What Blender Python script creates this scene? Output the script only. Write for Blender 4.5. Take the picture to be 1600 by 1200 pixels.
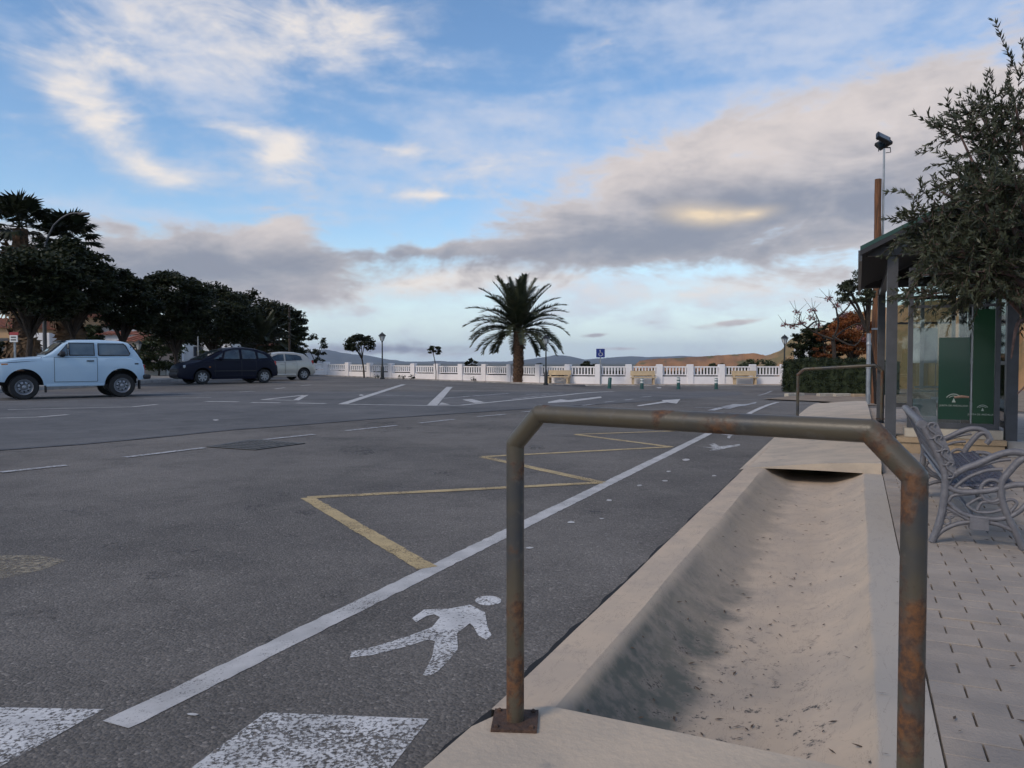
import bpy, math, random
import numpy as np
from mathutils import Vector, Matrix
R = math.radians
sc = bpy.context.scene
for o in list(bpy.data.objects): bpy.data.objects.remove(o)
COL = sc.collection
rng = np.random.default_rng(7); random.seed(7)

# ------------------------------------------------------------------ camera
CAMZ, F = 1.05, 1200.0
PITCH = math.atan(37/1200)
cd = bpy.data.cameras.new('camera'); cam = bpy.data.objects.new('camera', cd); COL.objects.link(cam)
cam.location = (0, 0, CAMZ); cam.rotation_euler = (math.pi/2-PITCH, 0, 0)
cd.sensor_width = 36; cd.lens = 27.0; cd.clip_start = 0.05; cd.clip_end = 60000
sc.camera = cam

# ------------------------------------------------------------------ small shader algebra
class S:
    def __init__(s, nt, k): s.nt, s.k = nt, k
    def _m(s, op, *a, clamp=False):
        n = s.nt.nodes.new('ShaderNodeMath'); n.operation = op; n.use_clamp = clamp
        for i, v in enumerate((s,)+a):
            if isinstance(v, S): s.nt.links.new(v.k, n.inputs[i])
            else: n.inputs[i].default_value = v
        return S(s.nt, n.outputs[0])
    def __add__(s, o): return s._m('ADD', o)
    __radd__ = __add__
    def __sub__(s, o): return s._m('SUBTRACT', o)
    def __rsub__(s, o): return (s*-1.0)+o
    def __mul__(s, o): return s._m('MULTIPLY', o)
    __rmul__ = __mul__
    def __truediv__(s, o): return s._m('DIVIDE', o)
    def clamp(s): return s._m('ADD', 0.0, clamp=True)
    def ss(s, a, b):
        n = s.nt.nodes.new('ShaderNodeMapRange'); n.interpolation_type = 'SMOOTHSTEP'
        s.nt.links.new(s.k, n.inputs[0]); n.inputs[1].default_value = a; n.inputs[2].default_value = b
        return S(s.nt, n.outputs[0])
def link(nt, v, inp):
    if isinstance(v, S): nt.links.new(v.k, inp)
    else: inp.default_value = v
def mixc(nt, f, a, b):
    n = nt.nodes.new('ShaderNodeMix'); n.data_type = 'RGBA'
    link(nt, f, n.inputs[0])
    for v, i in ((a, 6), (b, 7)):
        if isinstance(v, S): nt.links.new(v.k, n.inputs[i])
        else: n.inputs[i].default_value = (*v, 1)
    return S(nt, n.outputs[2])
def noise(nt, vec, scale, detail=4, rough=.55, dist=0.0):
    n = nt.nodes.new('ShaderNodeTexNoise'); n.inputs['Scale'].default_value = scale
    n.inputs['Detail'].default_value = detail; n.inputs['Roughness'].default_value = rough; n.inputs['Distortion'].default_value = dist
    if vec is not None: nt.links.new(vec.k, n.inputs['Vector'])
    return S(nt, n.outputs[0])
def comb(nt, x, y, z):
    n = nt.nodes.new('ShaderNodeCombineXYZ')
    for i, v in enumerate((x, y, z)): link(nt, v, n.inputs[i])
    return S(nt, n.outputs[0])
def sep(nt, v):
    n = nt.nodes.new('ShaderNodeSeparateXYZ'); nt.links.new(v.k, n.inputs[0])
    return [S(nt, n.outputs[i]) for i in range(3)]

# ------------------------------------------------------------------ world: Nishita sky with broken cloud
SUN_AZ, SUN_EL = -132.0, 40.0           # degrees; azimuth from +Y towards +X
w = bpy.data.worlds.new('World'); sc.world = w; w.use_nodes = True
nt = w.node_tree; nt.nodes.clear()
sky = nt.nodes.new('ShaderNodeTexSky'); sky.sky_type = 'NISHITA'; sky.sun_disc = False
sky.sun_elevation = R(SUN_EL); sky.sun_rotation = R(SUN_AZ); sky.altitude = 200; sky.air_density = 1.0; sky.dust_density = 0.6; sky.ozone_density = 1.2
tc = nt.nodes.new('ShaderNodeTexCoord'); D = S(nt, tc.outputs['Generated'])
dx, dy, dz = sep(nt, D)
az = dx._m('ARCTAN2', dy); el = dz._m('ARCSINE')
zz = dz._m('MAXIMUM', 0.0)+0.13
P = comb(nt, dx/zz, dy/zz, 0.0)
ROT = {}
for r_ in (-42, -5, 0, 5, 9, 13):
    c_, s_ = math.cos(R(r_)), math.sin(R(r_)); ROT[r_] = comb(nt, az*c_+el*s_, el*c_-az*s_, 0.0)
def blobs(lst):        # soft cloud masses: (px, py, half length, half height, tilt, weight), anchored by azimuth and elevation
    t = None
    for px, py, rx, ry, rot, amp in lst:
        a0 = math.atan((px-800)/F); e0 = math.atan((563-py)/F*math.cos(a0))
        k = min(ROT, key=lambda v: abs(v-rot)); c_, s_ = math.cos(R(k)), math.sin(R(k)); sx, sy = F/(rx*2.3), F/(ry*2.3)
        vm = nt.nodes.new('ShaderNodeVectorMath'); vm.operation = 'MULTIPLY_ADD'; nt.links.new(ROT[k].k, vm.inputs[0])
        vm.inputs[1].default_value = (sx, sy, 0); vm.inputs[2].default_value = (-(a0*c_+e0*s_)*sx, -(e0*c_-a0*s_)*sy, 0)
        gr_ = nt.nodes.new('ShaderNodeTexGradient'); gr_.gradient_type = 'QUADRATIC_SPHERE'; nt.links.new(vm.outputs[0], gr_.inputs[0])
        ma = nt.nodes.new('ShaderNodeMath'); ma.operation = 'MULTIPLY_ADD'; nt.links.new(gr_.outputs['Fac'], ma.inputs[0]); ma.inputs[1].default_value = amp*1.12
        if t is None: ma.inputs[2].default_value = 0
        else: nt.links.new(t.k, ma.inputs[2])
        t = S(nt, ma.outputs[0])
    return t
n1 = noise(nt, P, 1.5, 4, .6)
n2 = noise(nt, comb(nt, az*6.5, el*15.0, 0.0), 1.0, 5, .60, .7)
n3 = noise(nt, comb(nt, az*2.6+el*2.0, el*10.0+4.0, 2.0), 1.0, 3, .58, .6)
n4 = noise(nt, comb(nt, az*17.0, el*34.0, 5.0), 1.0, 3, .62)
# cloud cover added out of view: goes on as broken cloud, greys blue ambient light
over = el.ss(.44, .62)._m('MAXIMUM', az._m('ABSOLUTE').ss(.64, .9))
# thin high veil
veil = blobs([(1250, 70, 480, 150, 12, .55), (760, 190, 320, 110, 10, .30), (1560, 170, 260, 100, 15, .5), (60, 40, 130, 70, 0, .5), (900, 470, 700, 70, 0, .25), (760, 260, 280, 60, 4, .45), (200, 330, 200, 14, 0, .3), (520, 300, 200, 30, 0, .15), (480, 130, 260, 90, 8, .3), (30, 240, 90, 20, 0, .3)])
av = (veil+(n3-.5)*2.2+(n4-.5)*.9+(n2-.5)*.6).ss(.0, .95)*.8
# bright broken cloud
brt = blobs([(95, 150, 75, 50, -40, .55), (160, 200, 80, 36, -38, .62), (225, 250, 75, 30, -45, .72), (290, 285, 65, 18, -6, .85),
             (250, 118, 110, 16, -3, .45), (400, 90, 160, 66, 10, .72), (300, 30, 110, 40, 10, .45), (550, 45, 130, 58, 10, .62),
             (385, 208, 60, 13, -10, .85), (435, 247, 62, 24, 12, 1.2), (440, 284, 70, 11, 0, .4),
             (600, 235, 130, 15, -4, .8), (690, 308, 150, 10, 2, .85), (730, 275, 90, 18, 8, .6), (120, 40, 120, 60, 0, .4),
             (650, 442, 190, 24, 8, 1.15), (1050, 462, 330, 40, 2, 1.0), (1330, 405, 190, 24, 10, .40), (880, 432, 120, 18, 0, .55),
             (500, 335, 90, 9, -2, .4), (190, 340, 60, 8, 0, .55), (860, 240, 130, 24, 10, .4), (690, 553, 60, 7, 0, .6)])
fb = brt*.85+(n2-.5)*1.7+(n1-.5)*.5+(n4-.5)*.75+over*.34
ab = fb.ss(.10, 1.15)*.93
# heavy grey cloud
gry = blobs([(930, 378, 150, 38, 6, 1.0), (1130, 325, 260, 72, 8, .85), (1420, 280, 230, 105, 14, .8), (1000, 258, 190, 44, 14, .45), (1250, 205, 260, 42, 12, .45), (1640, 300, 180, 110, 0, .6),
             (430, 408, 220, 34, -3, .95), (235, 428, 180, 44, -3, .72), (440, 358, 55, 28, 10, .9), (690, 392, 110, 11, 4, .62), (390, 452, 120, 22, 6, .5), (-100, 430, 260, 60, 0, .5),
             (600, 547, 170, 10, 0, .6), (930, 524, 24, 4, 3, .9), (1142, 505, 55, 6, 5, .9), (975, 545, 45, 4, 2, .7), (1700, 470, 150, 30, 0, .4)])
gf = gry+(n2-.5)*1.6+(n1-.5)*.3+(n4-.5)*.8+over*.22
ag = gf.ss(.20, .70)*.95
drk = blobs([(900, 385, 150, 40, 6, .6), (1090, 355, 230, 60, 8, .65), (1350, 310, 220, 70, 10, .6), (440, 420, 260, 38, 0, .62), (230, 425, 200, 55, 0, .6), (640, 400, 120, 18, 2, .4), (600, 546, 230, 14, 0, .6), (1000, 520, 300, 24, 0, .5)])
thick = (drk+(n2-.5)*1.3+(n4-.5)*.8+.12).ss(-.15, 1.15)
warm = blobs([(1095, 337, 44, 13, -4, 1.0), (1172, 336, 30, 8, 4, .7)])
warm = (warm*(n4*2.3)).clamp()
cb = mixc(nt, fb.ss(.2, 1.2), (.54, .57, .66), (.82, .755, .70))
cg = mixc(nt, thick, (.68, .61, .58), (.25, .265, .32))
cg = mixc(nt, warm*.9, cg, (.86, .68, .46))
bs = nt.nodes.new('ShaderNodeVectorMath'); bs.operation = 'SCALE'; nt.links.new(sky.outputs[0], bs.inputs[0]); bs.inputs[3].default_value = .15
hs = nt.nodes.new('ShaderNodeHueSaturation'); hs.inputs['Saturation'].default_value = 1.15; nt.links.new(bs.outputs[0], hs.inputs['Color'])
base = mixc(nt, (1.0-el.ss(-.02, .17))*.85, S(nt, hs.outputs[0]), (.64, .78, .86))
c = mixc(nt, av, base, (.55, .60, .72))
c = mixc(nt, ab, c, cb)
c = mixc(nt, ag, c, cg)
bg = nt.nodes.new('ShaderNodeBackground'); nt.links.new(c.k, bg.inputs[0]); bg.inputs[1].default_value = 1.0
wo = nt.nodes.new('ShaderNodeOutputWorld'); nt.links.new(bg.outputs[0], wo.inputs[0])
w.cycles.sampling_method = 'MANUAL'; w.cycles.sample_map_resolution = 512

# ------------------------------------------------------------------ sun (behind thin cloud), exposure
ld = bpy.data.lights.new('sun', 'SUN'); ld.energy = 1.5; ld.angle = R(14); ld.color = (1, .86, .70)
sun = bpy.data.objects.new('sun', ld); COL.objects.link(sun)
sdir = Vector((math.sin(R(SUN_AZ))*math.cos(R(SUN_EL)), math.cos(R(SUN_AZ))*math.cos(R(SUN_EL)), math.sin(R(SUN_EL))))
sun.rotation_euler = (-sdir).to_track_quat('-Z', 'Y').to_euler(); sun.location = sdir*50
sc.view_settings.view_transform = 'Standard'; sc.view_settings.look = 'None'; sc.view_settings.exposure = 0.18; sc.view_settings.gamma = 1.0
sc.view_settings.use_curve_mapping = False
sc.cycles.use_adaptive_sampling = True; sc.cycles.adaptive_threshold = .025; sc.cycles.max_bounces = 4; sc.cycles.diffuse_bounces = 2; sc.cycles.glossy_bounces = 2; sc.cycles.transparent_max_bounces = 16; sc.cycles.volume_bounces = 0

# ------------------------------------------------------------------ ground function and helpers
def sst(a, b, x):
    t = min(1, max(0, (x-a)/(b-a))); return t*t*(3-2*t)
def g(x, y): return -0.5*sst(24, 56, y+1.6*x) if y > 0 else 0.0
def ray(px, py):
    a, b = (px-800)/F, (600-py)/F
    return Vector((a, math.cos(PITCH)+b*math.sin(PITCH), -math.sin(PITCH)+b*math.cos(PITCH)))
def at(px, py, Y):
    d = ray(px, py); t = Y/d.y; return Vector((d.x*t, Y, CAMZ+d.z*t))
def G(px, py, dzz=0.0):
    d = ray(px, py); lo, hi = 0.3, 200.0
    f = lambda t: CAMZ+d.z*t-g(d.x*t, d.y*t)
    if f(hi) > 0: t = hi
    else:
        for _ in range(50):
            m = (lo+hi)/2
            if f(m) > 0: lo = m
            else: hi = m
        t = lo
    return Vector((d.x*t, d.y*t, CAMZ+d.z*t+dzz))
UA = math.atan(540/1200); U = Vector((math.sin(UA), math.cos(UA), 0)); NN = Vector((math.cos(UA), -math.sin(UA), 0))
def K(s, l, z=0.0): return U*s+NN*l+Vector((0, 0, z))
def plane_s(px, py, s0):
    d = ray(px, py); t = s0/(d.x*U.x+d.y*U.y); p = Vector((0, 0, CAMZ))+d*t
    return p.dot(NN), p.z

class MB:
    def __init__(s): s.v = []; s.f = []
    def add(s, vs, fs):
        b = len(s.v); s.v += [tuple(v) for v in vs]; s.f += [tuple(b+i for i in f) for f in fs]; return s
    def box(s, c, size, M=None):
        x, y, z = (d/2 for d in size); c = Vector(c)
        vs = [Vector((i*x, j*y, k*z)) for k in (-1, 1) for j in (-1, 1) for i in (-1, 1)]
        if M is not None: vs = [M @ v for v in vs]
        return s.add([c+v for v in vs], [(0, 2, 3, 1), (4, 5, 7, 6), (0, 1, 5, 4), (2, 6, 7, 3), (0, 4, 6, 2), (1, 3, 7, 5)])
    def hexa(s, b, t):      # bottom quad, top quad
        return s.add(list(b)+list(t), [(3, 2, 1, 0), (4, 5, 6, 7)]+[(i, (i+1) % 4, 4+(i+1) % 4, 4+i) for i in range(4)])
    def prism(s, pts, d):   # polygon extruded by vector d
        n = len(pts); pts = [Vector(p) for p in pts]; d = Vector(d)
        return s.add(pts+[p+d for p in pts], [tuple(range(n))[::-1], tuple(range(n, 2*n))]+[(i, (i+1) % n, n+(i+1) % n, n+i) for i in range(n)])
    def tube(s, path, r, n=8, flat=None, cap=True, miter=False):
        path = [Vector(p) for p in path]; m = len(path)
        rs = list(r) if hasattr(r, '__len__') else [r]*m
        t0 = (path[1]-path[0]).normalized()
        up = Vector((0, 0, 1)) if abs(t0.z) < .9 else Vector((1, 0, 0))
        if flat is not None: up = Vector(flat)
        vs = []; x = None
        for i in range(m):
            a = path[max(i-1, 0)]; b = path[min(i+1, m-1)]
            t = ((path[i]-a).normalized()+(b-path[i]).normalized()) if 0 < i < m-1 else (b-a)
            if t.length < 1e-9: t = b-a
            t.normalize()
            if x is None: x = up.cross(t)
            x = x-t*x.dot(t)
            if x.length < 1e-6: x = t.orthogonal()
            x.normalize(); y = t.cross(x)
            k = 1.0
            if miter and 0 < i < m-1: k = 1/max(.5, t.dot((b-path[i]).normalized()))
            for j in range(n):
                an = 2*math.pi*j/n
                vs.append(path[i]+(x*math.cos(an)*k+y*math.sin(an))*rs[i])
        fs = [(i*n+j, i*n+(j+1) % n, (i+1)*n+(j+1) % n, (i+1)*n+j) for i in range(m-1) for j in range(n)]
        if cap: fs += [tuple(range(n))[::-1], tuple(range((m-1)*n, m*n))]
        return s.add(vs, fs)
    def lathe(s, prof, n=16, c=(0, 0, 0), axis='z', cap=True):
        vs = []; c = Vector(c)
        for r, h in prof:
            for j in range(n):
                an = 2*math.pi*j/n; a, b = r*math.cos(an), r*math.sin(an)
                vs.append(c+(Vector((a, b, h)) if axis == 'z' else Vector((a, h, b)) if axis == 'y' else Vector((h, a, b))))
        m = len(prof)
        fs = [(i*n+j, i*n+(j+1) % n, (i+1)*n+(j+1) % n, (i+1)*n+j) for i in range(m-1) for j in range(n)]
        if cap and prof[0][0] > 1e-5: fs.append(tuple(range(n))[::-1])
        if cap and prof[-1][0] > 1e-5: fs.append(tuple(range((m-1)*n, m*n)))
        return s.add(vs, fs)
    def grid(s, rows):
        n = len(rows[0]); m = len(rows)
        return s.add([p for r_ in rows for p in r_], [(i*n+j, i*n+j+1, (i+1)*n+j+1, (i+1)*n+j) for i in range(m-1) for j in range(n-1)])
    def mesh(s, name, smooth=None, off=None):
        me = bpy.data.meshes.new(name)
        v = s.v if off is None else [(a-off[0], b-off[1], c_-off[2]) for a, b, c_ in s.v]
        me.from_pydata(v, [], s.f); me.validate(); me.update()
        if smooth is not None:
            me.shade_smooth(); me.set_sharp_from_angle(angle=R(smooth))
        return me
def npmesh(name, V, Q):
    me = bpy.data.meshes.new(name); V = np.asarray(V, np.float32); Q = np.asarray(Q, np.int32); k = Q.shape[1]
    me.vertices.add(len(V)); me.vertices.foreach_set('co', V.ravel())
    me.loops.add(Q.size); me.loops.foreach_set('vertex_index', Q.ravel())
    me.polygons.add(len(Q)); me.polygons.foreach_set('loop_start', np.arange(0, Q.size, k, dtype=np.int32))
    me.update(calc_edges=True); return me
def obj(name, me, mat=None, parent=None, loc=None, rot=None, kind=None):
    o = bpy.data.objects.new(name, me); COL.objects.link(o)
    if me is not None and mat is not None and not me.materials: me.materials.append(mat)
    if parent is not None: o.parent = parent
    if loc is not None: o.location = loc
    if rot is not None: o.rotation_euler = rot
    if kind: o['kind'] = kind
    return o
def tag(o, label, cat, group=None):
    o['label'] = label; o['category'] = cat
    if group: o['group'] = group
    return o
def thing(name, label, cat, loc=(0, 0, 0), rotz=0.0, group=None):
    return tag(obj(name, None, loc=loc, rot=(0, 0, rotz)), label, cat, group)
def wpart(name, mb, mat, root, parent=None, smooth=None, kind=None):     # geometry in world coordinates under an unrotated root
    return obj(name, mb.mesh(name, smooth, off=root.location), mat, parent or root, kind=kind)
def lpart(name, mb, mat, parent, smooth=None, kind=None): return obj(name, mb.mesh(name, smooth), mat, parent, kind=kind)
def struct(name, me, mat): return obj(name, me, mat, kind='structure')
def spline(pts, k=6):
    pts = [Vector(p) for p in pts]; out = []
    for i in range(len(pts)-1):
        p0 = pts[max(i-1, 0)]; p1, p2 = pts[i], pts[i+1]; p3 = pts[min(i+2, len(pts)-1)]
        for j in range(k):
            t = j/k
            out.append(.5*((2*p1)+(p2-p0)*t+(2*p0-5*p1+4*p2-p3)*t*t+(3*p1-p0-3*p2+p3)*t**3))
    out.append(pts[-1]); return out

# ------------------------------------------------------------------ materials
def mat(name, col, rough=.7, col2=None, scale=4.0, detail=5, lo=.35, hi=.65, metal=0.0, bump=0.0, bscale=60.0, coat=0.0, spec=.5, trans=None, rnd=0.0, col3=None, scale3=30.0, lo3=.55, hi3=.7, stretch=None):
    m = bpy.data.materials.new(name); m.use_nodes = True; nt = m.node_tree; b = nt.nodes['Principled BSDF']
    geo = nt.nodes.new('ShaderNodeNewGeometry'); Pp = S(nt, geo.outputs['Position'])
    if stretch:
        a = sep(nt, Pp); Pp = comb(nt, a[0]*stretch[0], a[1]*stretch[1], a[2]*stretch[2])
    cc = None
    if col2 is not None: cc = mixc(nt, noise(nt, Pp, scale, detail).ss(lo, hi), col, col2)
    if col3 is not None: cc = mixc(nt, noise(nt, Pp, scale3, 5).ss(lo3, hi3), cc if cc is not None else col, col3)
    if rnd:
        oi = nt.nodes.new('ShaderNodeObjectInfo'); r = S(nt, oi.outputs['Random'])
        h = nt.nodes.new('ShaderNodeHueSaturation'); nt.links.new(((r-.5)*rnd+1.0).k, h.inputs['Value'])
        if cc is not None: nt.links.new(cc.k, h.inputs['Color'])
        else: h.inputs['Color'].default_value = (*col, 1)
        cc = S(nt, h.outputs[0])
    if cc is not None: nt.links.new(cc.k, b.inputs['Base Color'])
    else: b.inputs['Base Color'].default_value = (*col, 1)
    b.inputs['Roughness'].default_value = rough; b.inputs['Metallic'].default_value = metal
    b.inputs['Specular IOR Level'].default_value = spec; b.inputs['Coat Weight'].default_value = coat
    if coat: b.inputs['Coat Roughness'].default_value = .06
    if bump:
        bn = nt.nodes.new('ShaderNodeBump'); bn.inputs['Strength'].default_value = bump; bn.inputs['Distance'].default_value = .02
        nt.links.new(noise(nt, Pp, bscale, 4).k, bn.inputs['Height']); nt.links.new(bn.outputs[0], b.inputs['Normal'])
    if trans is not None:    # leaf translucency
        t = nt.nodes.new('ShaderNodeBsdfTranslucent')
        if cc is not None: nt.links.new(cc.k, t.inputs[0])
        else: t.inputs[0].default_value = (*col, 1)
        mx = nt.nodes.new('ShaderNodeMixShader'); mx.inputs[0].default_value = trans
        nt.links.new(b.outputs[0], mx.inputs[1]); nt.links.new(t.outputs[0], mx.inputs[2])
        nt.links.new(mx.outputs[0], nt.nodes['Material Output'].inputs[0])
    return m
def asphalt_mat(name, base, tint, grain):
    m = bpy.data.materials.new(name); m.use_nodes = True; nt = m.node_tree; b = nt.nodes['Principled BSDF']
    geo = nt.nodes.new('ShaderNodeNewGeometry'); Pp = S(nt, geo.outputs['Position'])
    big = noise(nt, Pp, .35, 6, .6); mid = noise(nt, Pp, 2.3, 6, .62, .5); fine = noise(nt, Pp, 85, 3, .7)
    vo = nt.nodes.new('ShaderNodeTexVoronoi'); vo.inputs['Scale'].default_value = 95; nt.links.new(Pp.k, vo.inputs['Vector'])
    stone = S(nt, vo.outputs['Distance'])
    cell = sep(nt, S(nt, vo.outputs['Color']))[0]
    val = (big-.5)*1.1+(mid-.5)*.85+(fine-.5)*grain*1.3+(cell-.5)*grain*.8+(cell.ss(.93, 1.0))*grain*.9-(mid.ss(.57, .70))*.30-(noise(nt, Pp, 1.1, 5, .65, .3).ss(.56, .72))*.28+1.02
    c1 = mixc(nt, big.ss(.35, .65), base, tint)
    n = nt.nodes.new('ShaderNodeVectorMath'); n.operation = 'SCALE'; nt.links.new(c1.k, n.inputs[0]); nt.links.new(val.k, n.inputs[3])
    nt.links.new(n.outputs[0], b.inputs['Base Color']); b.inputs['Roughness'].default_value = .82; b.inputs['Specular IOR Level'].default_value = .35
    bn = nt.nodes.new('ShaderNodeBump'); bn.inputs['Strength'].default_value = .55; bn.inputs['Distance'].default_value = .008
    nt.links.new((fine*.8-stone).k, bn.inputs['Height']); nt.links.new(bn.outputs[0], b.inputs['Normal'])
    return m
def paint_mat(name, col, lo, hi, scale=55.0):
    m = bpy.data.materials.new(name); m.use_nodes = True; nt = m.node_tree; b = nt.nodes['Principled BSDF']
    geo = nt.nodes.new('ShaderNodeNewGeometry'); Pp = S(nt, geo.outputs['Position'])
    a = noise(nt, Pp, scale, 3, .7)*.5+noise(nt, Pp, 22.0, 4, .65)*.2+noise(nt, Pp, 2.2, 4, .6)*.3
    cl = mixc(nt, noise(nt, Pp, 6, 5).ss(.3, .7), col, tuple(.72*v for v in col)); nt.links.new(cl.k, b.inputs['Base Color'])
    b.inputs['Roughness'].default_value = .7
    t = nt.nodes.new('ShaderNodeBsdfTransparent'); mx = nt.nodes.new('ShaderNodeMixShader')
    nt.links.new(a.ss(lo, hi).k, mx.inputs[0]); nt.links.new(t.outputs[0], mx.inputs[1]); nt.links.new(b.outputs[0], mx.inputs[2])
    nt.links.new(mx.outputs[0], nt.nodes['Material Output'].inputs[0]); return m
def glass_mat(name, tint, refl=.12):
    m = bpy.data.materials.new(name); m.use_nodes = True; nt = m.node_tree; nt.nodes.remove(nt.nodes['Principled BSDF'])
    t = nt.nodes.new('ShaderNodeBsdfTransparent'); t.inputs[0].default_value = (*tint, 1)
    gl = nt.nodes.new('ShaderNodeBsdfGlossy'); gl.inputs['Roughness'].default_value = .03
    fr = nt.nodes.new('ShaderNodeFresnel'); fr.inputs[0].default_value = 1.5
    f = S(nt, fr.outputs[0])*.9+refl
    mx = nt.nodes.new('ShaderNodeMixShader'); nt.links.new(f.clamp().k, mx.inputs[0]); nt.links.new(t.outputs[0], mx.inputs[1]); nt.links.new(gl.outputs[0], mx.inputs[2])
    nt.links.new(mx.outputs[0], nt.nodes['Material Output'].inputs[0]); return m
def concrete_mat():
    m = bpy.data.materials.new('drain_concrete'); m.use_nodes = True; nt = m.node_tree; b = nt.nodes['Principled BSDF']
    geo = nt.nodes.new('ShaderNodeNewGeometry'); Pp = S(nt, geo.outputs['Position']); x, y, z = sep(nt, Pp)
    s_ = x*U.x+y*U.y; l_ = x*NN.x+y*NN.y
    n1 = noise(nt, Pp, 3.2, 6, .62, .4); n2 = noise(nt, Pp, 14, 5, .6); n3 = noise(nt, Pp, 70, 4, .6)
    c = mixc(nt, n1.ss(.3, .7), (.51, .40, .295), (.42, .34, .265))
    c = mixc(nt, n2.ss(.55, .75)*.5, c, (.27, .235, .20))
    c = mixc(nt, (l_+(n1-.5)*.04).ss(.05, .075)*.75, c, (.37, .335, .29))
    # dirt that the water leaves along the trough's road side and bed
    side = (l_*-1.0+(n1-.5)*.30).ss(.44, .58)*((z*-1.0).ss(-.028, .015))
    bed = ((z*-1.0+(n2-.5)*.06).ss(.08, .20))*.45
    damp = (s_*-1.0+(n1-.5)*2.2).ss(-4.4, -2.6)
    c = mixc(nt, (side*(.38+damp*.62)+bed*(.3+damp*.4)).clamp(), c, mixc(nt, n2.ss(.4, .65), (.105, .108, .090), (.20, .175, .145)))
    moss = (n3*.5+n2*.5).ss(.56, .63)*((z*-1.0).ss(.03, .10))*damp
    c = mixc(nt, moss*.9, c, (.035, .035, .033))
    crack = noise(nt, comb(nt, s_*1.2, l_*5.0, 3.0), 3.0, 6, .65, .8)
    ln = (crack-.5)._m('ABSOLUTE')
    c = mixc(nt, (1.0-ln.ss(.0, .006))*.45, c, (.12, .10, .085))
    nt.links.new(c.k, b.inputs['Base Color']); b.inputs['Roughness'].default_value = .85; b.inputs['Specular IOR Level'].default_value = .3
    bn = nt.nodes.new('ShaderNodeBump'); bn.inputs['Strength'].default_value = .08; bn.inputs['Distance'].default_value = .003
    nt.links.new((n2+n3*.6).k, bn.inputs['Height']); nt.links.new(bn.outputs[0], b.inputs['Normal'])
    return m
M = {}
M['asph'] = asphalt_mat('worn_asphalt', (.112, .101, .091), (.134, .121, .108), .60)
M['asph2'] = asphalt_mat('smooth_asphalt', (.100, .098, .099), (.113, .110, .109), .22)
M['tar'] = mat('tar', (.05, .05, .054), .8, (.085, .085, .09), 3)
M['white_line'] = paint_mat('white_road_paint', (.50, .485, .47), .33, .47, 120)
M['white_worn'] = paint_mat('worn_white_road_paint', (.60, .59, .58), .42, .53, 75)
M['white_old'] = paint_mat('faded_white_road_paint', (.46, .46, .47), .36, .56)
M['yellow'] = paint_mat('yellow_road_paint', (.48, .36, .18), .36, .52, 100)
M['conc'] = concrete_mat()
M['conc2'] = mat('pavement_concrete', (.49, .395, .295), .85, (.39, .325, .255), 2.5, bump=.25, bscale=40, col3=(.26, .23, .20), scale3=9, lo3=.6, hi3=.75)
M['paver'] = mat('paver', (.325, .27, .22), .85, (.265, .225, .19), 5, bump=.3, bscale=90, rnd=.12)
M['joint'] = mat('joint_sand', (.085, .075, .065), .95, (.14, .12, .10), 20)
M['soil'] = mat('soil', (.17, .12, .08), .95, (.26, .20, .14), 2.0, bump=.5, bscale=20)
M['sand'] = mat('sandy_pavement', (.46, .32, .21), .9, (.32, .25, .19), 1.5, bump=.2)
M['park'] = mat('park_pavement', (.30, .28, .26), .9, (.22, .21, .20), .8)
M['kerb'] = mat('kerb_stone', (.34, .32, .30), .85, (.22, .21, .20), 3)
M['land'] = mat('dry_land', (.11, .09, .055), .95, (.05, .055, .028), .02, 8, .4, .6)
M['mount'] = mat('mountain', (.075, .085, .085), .95, (.11, .11, .10), .004, 8)
M['mesa'] = mat('clay_slope', (.33, .165, .075), .95, (.20, .11, .06), .06, 8, .35, .65, col3=(.13, .11, .05), scale3=.09, lo3=.55, hi3=.65, bump=.6, bscale=.4)
M['hill'] = mat('dry_hill', (.34, .195, .09), .95, (.17, .13, .055), .09, 8, .42, .68, bump=.6, bscale=.5)
M['wallw'] = mat('whitewash', (.82, .79, .78), .8, (.70, .67, .67), .9, 6, .4, .75, bump=.1)
M['wallw2'] = mat('house_whitewash', (.68, .67, .66), .85, (.55, .54, .53), .5)
M['ochre'] = mat('ochre_render', (.46, .29, .15), .85, (.36, .23, .13), .6)
M['pink'] = mat('tan_render', (.42, .31, .24), .85, (.34, .26, .21), .6)
M['tile'] = mat('roof_tile', (.33, .11, .055), .85, (.22, .085, .05), 1.5)
M['winglass'] = mat('window_glass', (.03, .035, .045), .1)
M['shutter'] = mat('shutter', (.09, .08, .075), .6)
M['rail'] = None
M['dark'] = mat('black_iron', (.012, .013, .014), .5)
M['green_iron'] = mat('green_bollard', (.012, .085, .075), .45, (.02, .06, .055), 6)
M['whiteband'] = mat('white_band', (.62, .62, .60), .6)
M['benchtan'] = mat('cast_stone', (.55, .42, .26), .85, (.46, .35, .22), 3)
M['grey_metal'] = mat('grey_shelter_paint', (.062, .064, .072), .42, (.048, .05, .056), 6, bump=.05)
M['roof_green'] = mat('green_roof_sheet', (.012, .055, .042), .45)
M['soffit'] = mat('dark_soffit', (.022, .023, .028), .7)
M['galv'] = mat('galvanised_steel', (.36, .37, .38), .45, (.26, .27, .28), 5, metal=.6)
M['timber'] = mat('weathered_timber', (.19, .08, .034), .85, (.075, .036, .018), 3, stretch=(9, 9, .6), bump=.6, bscale=12)
M['stone_tan'] = mat('tan_stone', (.36, .26, .16), .85, (.28, .205, .13), 4, bump=.3, bscale=30)
M['stone_pale'] = mat('pale_kerb_block', (.46, .41, .33), .85, (.36, .31, .25), 5, bump=.3)
M['poster'] = mat('green_poster', (.0015, .036, .010), .35, coat=.1)
M['poster2'] = mat('green_film', (.005, .038, .022), .15, coat=.4)
M['poster_dark'] = mat('poster_shadow_tone', (.004, .03, .012), .3)
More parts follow.
